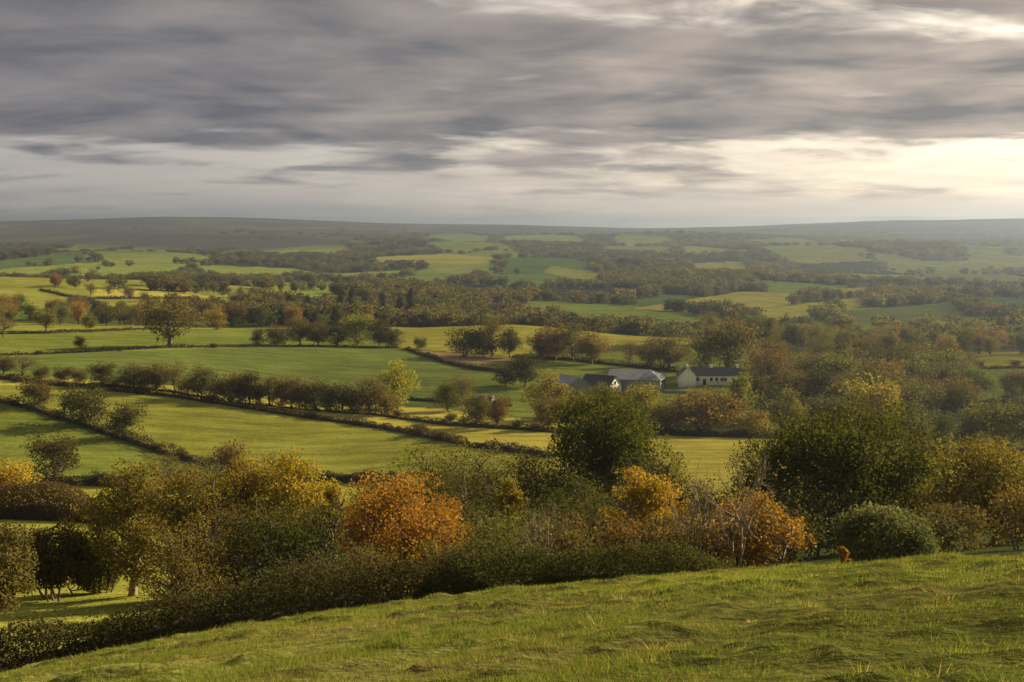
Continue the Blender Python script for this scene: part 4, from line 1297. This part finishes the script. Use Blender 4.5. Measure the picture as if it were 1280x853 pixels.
# ------------------------------------------------------------------ farm buildings
def box_mesh(name, size, mat, origin=(0, 0, 0)):
    x, y, z = size
    ox, oy, oz = origin
    v = [(ox + a * x, oy + b * y, oz + c * z) for c in (0, 1) for b in (-0.5, 0.5) for a in (-0.5, 0.5)]
    f = [(0, 2, 3, 1), (4, 5, 7, 6), (0, 1, 5, 4), (1, 3, 7, 5), (3, 2, 6, 7), (2, 0, 4, 6)]
    return mesh_np(name, v, f, [mat])


def poly_mesh(name, v, f, mat):
    me = bpy.data.meshes.new(name)
    me.from_pydata([tuple(map(float, p)) for p in v], [], f)
    me.materials.append(mat)
    return me


def house(name, label, px, Y, L, D, eave, rise, rot, wall, roof, hip=(0, 0), over=0.35, group='farm buildings', sink=0.6, cat='house', dx=0.0):
    """walls with gables and a pitched slab roof; ridge along local x, front towards -y"""
    p = at(px, Y)
    root = link(name, None, None, p)
    root.rotation_euler = (0, 0, R(rot))
    h0, h1 = L / 2 - (hip[0] > 0) * 0, L / 2
    v = [(-L / 2, -D / 2, -sink), (L / 2, -D / 2, -sink), (L / 2, D / 2, -sink), (-L / 2, D / 2, -sink),
         (-L / 2, -D / 2, eave), (L / 2, -D / 2, eave), (L / 2, D / 2, eave), (-L / 2, D / 2, eave),
         (-L / 2 + hip[0], 0, eave + rise), (L / 2 - hip[1], 0, eave + rise)]
    f = [(0, 1, 5, 4), (2, 3, 7, 6), (3, 0, 4, 8, 7), (1, 2, 6, 9, 5), (4, 5, 9, 8), (6, 7, 8, 9)]
    w = link('wall', poly_mesh('wall', v, f, wall), root)
    # roof slab 0.18 m thick, overhanging the eaves
    k = rise / (D / 2)
    lo, th = eave - over * k + 0.03, 0.18
    a, b = -L / 2 - (0.25 if not hip[0] else over), L / 2 + (0.25 if not hip[1] else over)
    y = D / 2 + over
    ra, rb = a + hip[0], b - hip[1]
    top = eave + rise + 0.03
    lower = [(a, -y, lo), (b, -y, lo), (b, y, lo), (a, y, lo), (ra, 0, top), (rb, 0, top)]
    upper = [(q[0], q[1], q[2] + th) for q in lower]
    rv = lower + upper
    rf = [(6, 7, 11, 10), (8, 9, 10, 11), (0, 4, 5, 1), (2, 5, 4, 3), (0, 1, 7, 6), (2, 3, 9, 8)]
    if hip[0]:
        rf += [(9, 6, 10), (3, 4, 0), (3, 0, 6, 9)]
    else:
        rf += [(0, 6, 10, 4), (4, 10, 9, 3)]
    if hip[1]:
        rf += [(7, 8, 11), (1, 5, 2), (1, 2, 8, 7)]
    else:
        rf += [(1, 5, 11, 7), (5, 2, 8, 11)]
    r = link('roof', poly_mesh('roof', rv, rf, roof), root)
    tag(root, label, cat, group)
    return root, w, r


def window(root, x, z, w, h, y, glass, frame, sill=True):
    """framed pane set 4 cm proud of the front wall"""
    fr = link('window', box_mesh('window', (w + 0.16, 0.10, h + 0.16), frame, (0, 0, 0)), root, (x, y - 0.02, z - 0.08))
    link('pane', box_mesh('pane', (w, 0.04, h), glass, (0, 0, 0)), fr, (0, -0.06, 0.08))
    if sill:
        link('sill', box_mesh('sill', (w + 0.3, 0.2, 0.08), frame, (0, 0, 0)), fr, (0, -0.07, -0.06))


WHITE = plain('limewash', (0.80, 0.80, 0.79), (0.64, 0.64, 0.62), 0.9, 0.85)
SLATE = plain('slate', (0.062, 0.064, 0.074), (0.042, 0.042, 0.050), 2.2, 0.6, (1, 3, 3))
SLATE_MID = plain('grey_slate', (0.105, 0.105, 0.115), (0.075, 0.075, 0.085), 2.2, 0.6, (1, 3, 3))
SLATE_OLD = plain('weathered_slate', (0.15, 0.15, 0.15), (0.10, 0.10, 0.105), 1.6, 0.7)
FIBRE = plain('fibre_cement', (0.15, 0.162, 0.185), (0.115, 0.124, 0.142), 0.8, 0.8)
FIBRE_PALE = plain('pale_sheet_roof', (0.29, 0.31, 0.35), (0.22, 0.235, 0.27), 0.6, 0.65)
CLADDING = plain('grey_cladding', (0.24, 0.245, 0.265), (0.18, 0.185, 0.20), 1.2, 0.8)
STONE = plain('rubble_stone', (0.26, 0.235, 0.215), (0.16, 0.145, 0.135), 3.0, 0.95, bump=0.5)
DARKROOF = plain('rusted_dark_sheet', (0.07, 0.055, 0.055), (0.045, 0.04, 0.045), 1.0, 0.7)
PANE = plain('window_glass', (0.025, 0.028, 0.034), (0.018, 0.02, 0.024), 1.0, 0.15, spec=0.5)
FRAME = plain('painted_frame', (0.55, 0.55, 0.53), (0.48, 0.48, 0.46), 3.0, 0.6)
DOORC = plain('dark_door', (0.05, 0.045, 0.042), (0.035, 0.032, 0.03), 3.0, 0.6)

# white farmhouse: long range and a gabled wing
fh, fw, fr = house('farmhouse', 'long white farmhouse with a dark slate roof and a gabled wing', 894, 470, 16.0, 6.2, 3.2, 2.3, -3, WHITE, SLATE_MID)
for x in (-6.0, -1.6, 0.2, 1.9, 3.0, 5.6):
    window(fh, x, 1.35, 0.85, 1.05, -3.1, PANE, FRAME)
d = link('door', box_mesh('door', (1.0, 0.10, 2.05), DOORC), fh, (-3.8, -3.12, -0.05))
link('door_frame', box_mesh('door_frame', (1.25, 0.06, 2.2), FRAME), d, (0, 0.03, -0.02))
for x in (-1.4, 7.2):
    c = link('chimney', box_mesh('chimney', (0.9, 0.75, 1.5), WHITE), fr, (x, 0, 5.1))
    link('chimney_pot', box_mesh('chimney_pot', (0.3, 0.3, 0.45), DARKROOF), c, (0, 0, 1.5))
# gabled wing: ridge runs back, gable to the front, part of the same house
WL, WD, WE, WR = 8.5, 5.6, 3.1, 2.7
wx, wy = -9.6, -0.9
wv = [(wx - WD / 2, wy - WL / 2, -0.6), (wx + WD / 2, wy - WL / 2, -0.6), (wx + WD / 2, wy + WL / 2, -0.6), (wx - WD / 2, wy + WL / 2, -0.6),
      (wx - WD / 2, wy - WL / 2, WE), (wx + WD / 2, wy - WL / 2, WE), (wx + WD / 2, wy + WL / 2, WE), (wx - WD / 2, wy + WL / 2, WE), (wx, wy - WL / 2, WE + WR), (wx, wy + WL / 2, WE + WR)]
link('gable_wing', poly_mesh('gable_wing', wv, [(0, 1, 5, 8, 4), (2, 3, 7, 9, 6), (3, 0, 4, 7), (1, 2, 6, 5), (4, 8, 9, 7), (8, 5, 6, 9)], WHITE), fh)
k = WR / (WD / 2)
o_ = 0.3
lw = [(wx - WD / 2 - o_, wy - WL / 2 - 0.2, WE - o_ * k + 0.03), (wx, wy - WL / 2 - 0.2, WE + WR + 0.03), (wx + WD / 2 + o_, wy - WL / 2 - 0.2, WE - o_ * k + 0.03),
      (wx - WD / 2 - o_, wy + WL / 2 + 0.2, WE - o_ * k + 0.03), (wx, wy + WL / 2 + 0.2, WE + WR + 0.03), (wx + WD / 2 + o_, wy + WL / 2 + 0.2, WE - o_ * k + 0.03)]
up = [(a, b, c + 0.17) for a, b, c in lw]
wr = link('wing_roof', poly_mesh('wing_roof', lw + up, [(6, 7, 10, 9), (7, 8, 11, 10), (0, 3, 4, 1), (1, 4, 5, 2), (0, 1, 7, 6), (1, 2, 8, 7), (3, 9, 10, 4), (4, 10, 11, 5), (0, 6, 9, 3), (2, 5, 11, 8)], SLATE_OLD), fh)
c = link('chimney', box_mesh('chimney', (0.8, 0.8, 1.3), WHITE), wr, (wx, wy - WL / 2 + 0.7, WE + WR - 0.3))

b, w, r = house('barn', 'pale grey sheet roofed barn beside the dark trees', 712, 458, 11.5, 8.0, 3.6, 2.3, -62, CLADDING, FIBRE_PALE, group='farm buildings', cat='barn')
link('barn_door', box_mesh('barn_door', (0.08, 3.0, 3.0), CLADDING), b, (5.79, 0, -0.2))
b, w, r = house('cottage', 'dark slate roofed building with a white gable end', 751, 459, 11.5, 7.0, 2.9, 3.0, -38, WHITE, SLATE, cat='house')
fr_ = link('window', box_mesh('window', (0.1, 0.9, 1.1), FRAME), b, (5.78, -0.2, 3.3))
link('pane', box_mesh('pane', (0.05, 0.7, 0.9), PANE), fr_, (0.06, 0, 0.1))
for xx in (-3.0, 1.0):
    window(b, xx, 1.0, 0.8, 1.0, -3.5, PANE, FRAME)
b, w, r = house('barn', 'wide grey barn with a shallow hipped sheet roof', 796, 466, 17.5, 14.0, 3.7, 2.6, -14, CLADDING, FIBRE, hip=(0, 5.0), cat='barn')
for xx in (-4.5, 1.5):
    link('barn_door', box_mesh('barn_door', (3.6, 0.08, 3.1), STONE), b, (xx, -7.05, -0.2))
b, w, r = house('outbuilding', 'small stone outbuilding past the farmhouse end, half hidden by trees', 943, 472, 6.5, 5.0, 2.6, 1.6, 8, STONE, SLATE, cat='outbuilding')
link('door', box_mesh('door', (1.2, 0.08, 2.0), DOORC), b, (-1.2, -2.55, -0.1))
# low rounded shed in the trees: an arched roof over low walls
p = at(603, 432)
sh = link('shed', None, None, p)
sh.rotation_euler = (0, 0, R(-12))
na = 11
th = np.linspace(0, math.pi, na)
V = [(x, -math.cos(t) * 3.2, 1.1 + 1.7 * math.sin(t)) for x in (-3.6, 3.6) for t in th]
V += [(x * 1.0, -math.cos(t) * 3.05, 1.1 + 1.55 * math.sin(t)) for x in (-3.6, 3.6) for t in th]
Fs = [(i, i + 1, na + i + 1, na + i) for i in range(na - 1)] + [(2 * na + i + 1, 2 * na + i, 3 * na + i, 3 * na + i + 1) for i in range(na - 1)]
Fs += [(i, 2 * na + i, 2 * na + i + 1, i + 1) for i in range(na - 1)] + [(na + i, na + i + 1, 3 * na + i + 1, 3 * na + i) for i in range(na - 1)]
link('roof', poly_mesh('roof', V, Fs, DARKROOF), sh)
wv = [(x, -math.cos(t) * 3.0, 1.05 + 1.5 * math.sin(t)) for x in (-3.45, 3.45) for t in th] + [(x, s * 3.0, -0.6) for x in (-3.45, 3.45) for s in (-1, 1)]
link('wall', poly_mesh('wall', wv, [tuple(range(na)) + (2 * na + 1, 2 * na), tuple(range(2 * na - 1, na - 1, -1)) + (2 * na + 2, 2 * na + 3), (2 * na, 2 * na + 2, na, 0), (na - 1, 2 * na - 1, 2 * na + 3, 2 * na + 1)], CLADDING), sh)
tag(sh, 'low dark shed with a rounded roof behind the pale brown trees', 'shed', 'farm buildings')
# farmyard wall between the barn and the house
a_, b_ = at(822, 457), at(872, 452)
P = resample([a_, b_], 1.0)
CV, CF = hedge_core(P, 1.5, 0.8, np.random.default_rng(3))
tag(link('yard_wall', mesh_np('yard_wall', CV, CF, [STONE])), 'low grey stone wall between the wide barn and the farmhouse', 'wall')

# ------------------------------------------------------------------ grass of the hillside
def grass_material():
    m, nt, out = new_mat('grass_blades')
    a = N(nt, 'ShaderNodeAttribute', attribute_name='col')
    d = N(nt, 'ShaderNodeBsdfDiffuse')
    t = N(nt, 'ShaderNodeBsdfTranslucent')
    nt.links.new(a.outputs['Color'], d.inputs[0])
    nt.links.new(mix_col(nt, 1.0, a.outputs['Color'], (1.15, 1.1, 0.7), 'MULTIPLY'), t.inputs[0])
    mx = N(nt, 'ShaderNodeMixShader')
    mx.inputs[0].default_value = 0.42
    nt.links.new(d.outputs[0], mx.inputs[1])
    nt.links.new(t.outputs[0], mx.inputs[2])
    nt.links.new(mx.outputs[0], out.inputs[0])
    return m


def grass():
    g = np.random.default_rng(5)
    n = 470000
    Y = 8.5 + (41 - 8.5) * g.random(n) ** 0.85
    X = g.uniform(-0.47, 0.47, n) * (Y + 1.5)
    # tussocks: clumps of longer, leaning grass
    tus = fbm(X * 0.9 + 3, Y * 0.9, 2) * 0.6 + fbm(X * 0.33, Y * 0.33 + 8, 2) * 0.7
    keep = g.random(n) < np.clip(0.62 + 0.6 * tus, 0.25, 1)
    X, Y, tus = X[keep], Y[keep], tus[keep]
    n = len(X)
    Z = ground(X, Y)
    ln = (0.035 + 0.065 * np.clip(tus + 0.35, 0, 1.2)) * g.uniform(0.5, 1.5, n)
    tall = g.random(n) < 0.012
    ln = np.where(tall, ln * 2.0, ln)
    wd = (0.0022 + 0.00014 * Y) * g.uniform(0.7, 1.3, n)
    ang = fbm(X * 0.25 + 9, Y * 0.25, 2) * 3.0 + g.normal(size=n) * 0.9
    lean = g.uniform(0.2, 0.95, n)
    tip = np.stack([np.cos(ang) * lean, np.sin(ang) * lean, np.sqrt(np.maximum(1 - lean ** 2, 0.06))], 1) * ln[:, None]
    sa = g.uniform(0, math.pi, n)
    side = np.stack([np.cos(sa), np.sin(sa) * 0.5, np.zeros(n)], 1) * wd[:, None]
    B = np.stack([X, Y, Z - 0.01], 1)
    V = np.stack([B - side, B + side, B + tip], 1).reshape(-1, 3)
    patch = np.clip(fbm(X * 0.30, Y * 0.55, 3) * 1.1 + 0.1, 0, 1) * 0.6 + 0.22 * g.random(n)
    dead = g.random(n) < np.clip(0.03 + 0.22 * patch, 0, 1)
    c = np.array((0.120, 0.152, 0.030)) * g.uniform(0.65, 1.35, (n, 1)) * (1 + 0.12 * g.normal(size=(n, 3)))
    c = c * (1 - 0.4 * patch[:, None]) + np.array((0.20, 0.17, 0.05)) * 0.4 * patch[:, None]
    c[dead] = np.array((0.27, 0.21, 0.09)) * g.uniform(0.6, 1.2, (int(dead.sum()), 1))
    c = np.clip(c, 0.01, 0.6)
    # tussocks of longer grass, each a spray of leaning blades
    m, kb = 2400, 60
    ty = 9 + 30 * g.random(m) ** 0.9
    tx = g.uniform(-0.45, 0.45, m) * (ty + 1.5)
    ok = fbm(tx * 0.25 + 5, ty * 0.4, 2) + 0.5 * g.normal(size=m) > -0.25
    tx, ty = tx[ok], ty[ok]
    m = len(tx)
    tr = 0.045 + 0.15 * g.random(m) ** 1.8
    i = np.repeat(np.arange(m), kb)
    aa, r0 = g.uniform(0, 2 * math.pi, len(i)), np.sqrt(g.random(len(i)))
    bx, by = tx[i] + np.cos(aa) * r0 * tr[i] * 1.3, ty[i] + np.sin(aa) * r0 * tr[i] * 1.3
    bz = ground(bx, by)
    l2 = tr[i] * g.uniform(0.5, 1.25, len(i)) * (1.15 - 0.6 * r0)
    out_ = 0.25 + 0.7 * r0
    tp = np.stack([np.cos(aa) * out_ - 0.25, np.sin(aa) * out_, 1.0 - 0.5 * r0], 1) * l2[:, None]
    sd = g.uniform(0, math.pi, len(i))
    w2 = 0.003 + 0.00014 * by
    sv = np.stack([np.cos(sd), np.sin(sd) * 0.5, 0 * sd], 1) * w2[:, None]
    B2 = np.stack([bx, by, bz - 0.01], 1)
    V = np.concatenate([V, np.stack([B2 - sv, B2 + sv, B2 + tp], 1).reshape(-1, 3)])
    tc_ = np.where((g.random(m) < 0.25)[:, None], np.array((0.20, 0.180, 0.06)), np.array((0.105, 0.140, 0.026))) * g.uniform(0.7, 1.25, (m, 1))
    c = np.concatenate([c, np.clip(tc_[i] * g.uniform(0.6, 1.4, (len(i), 1)), 0.01, 0.6)])
    n += len(i)
    me = mesh_np('hillside_grass', V, np.arange(3 * n).reshape(n, 3), [grass_material()], {'col': np.repeat(c, 3, 0)})
    tag(link('hillside_grass', me), 'tufted green and straw grass covering the hillside', 'grass', None, 'stuff')
    print('grass', n)


grass()

# ------------------------------------------------------------------ haze over the valley
HAZE_DENSITY, HAZE_COLOUR, HAZE_G = 0.000112, (0.21, 0.27, 0.365), 0.62
hz_m = bpy.data.materials.new('valley_haze')
hz_m.use_nodes = True
nt = hz_m.node_tree
nt.nodes.clear()
out = N(nt, 'ShaderNodeOutputMaterial')
pv = N(nt, 'ShaderNodeVolumePrincipled')
pv.inputs['Color'].default_value = (*HAZE_COLOUR, 1)
pv.inputs['Density'].default_value = HAZE_DENSITY
pv.inputs['Anisotropy'].default_value = HAZE_G
nt.links.new(pv.outputs[0], out.inputs['Volume'])
zlo, zhi = EYE - 130.0, EYE + 75.0
hv = [(x, y, z) for z in (zlo, zhi) for y in (-80.0, 15600.0) for x in (-13500.0, 13500.0)]
hme = poly_mesh('haze', hv, [(0, 2, 3, 1), (4, 5, 7, 6), (0, 1, 5, 4), (1, 3, 7, 5), (3, 2, 6, 7), (2, 0, 4, 6)], hz_m)
tag(link('haze', hme), 'thin autumn haze hanging over the valley', 'haze', None, 'stuff')
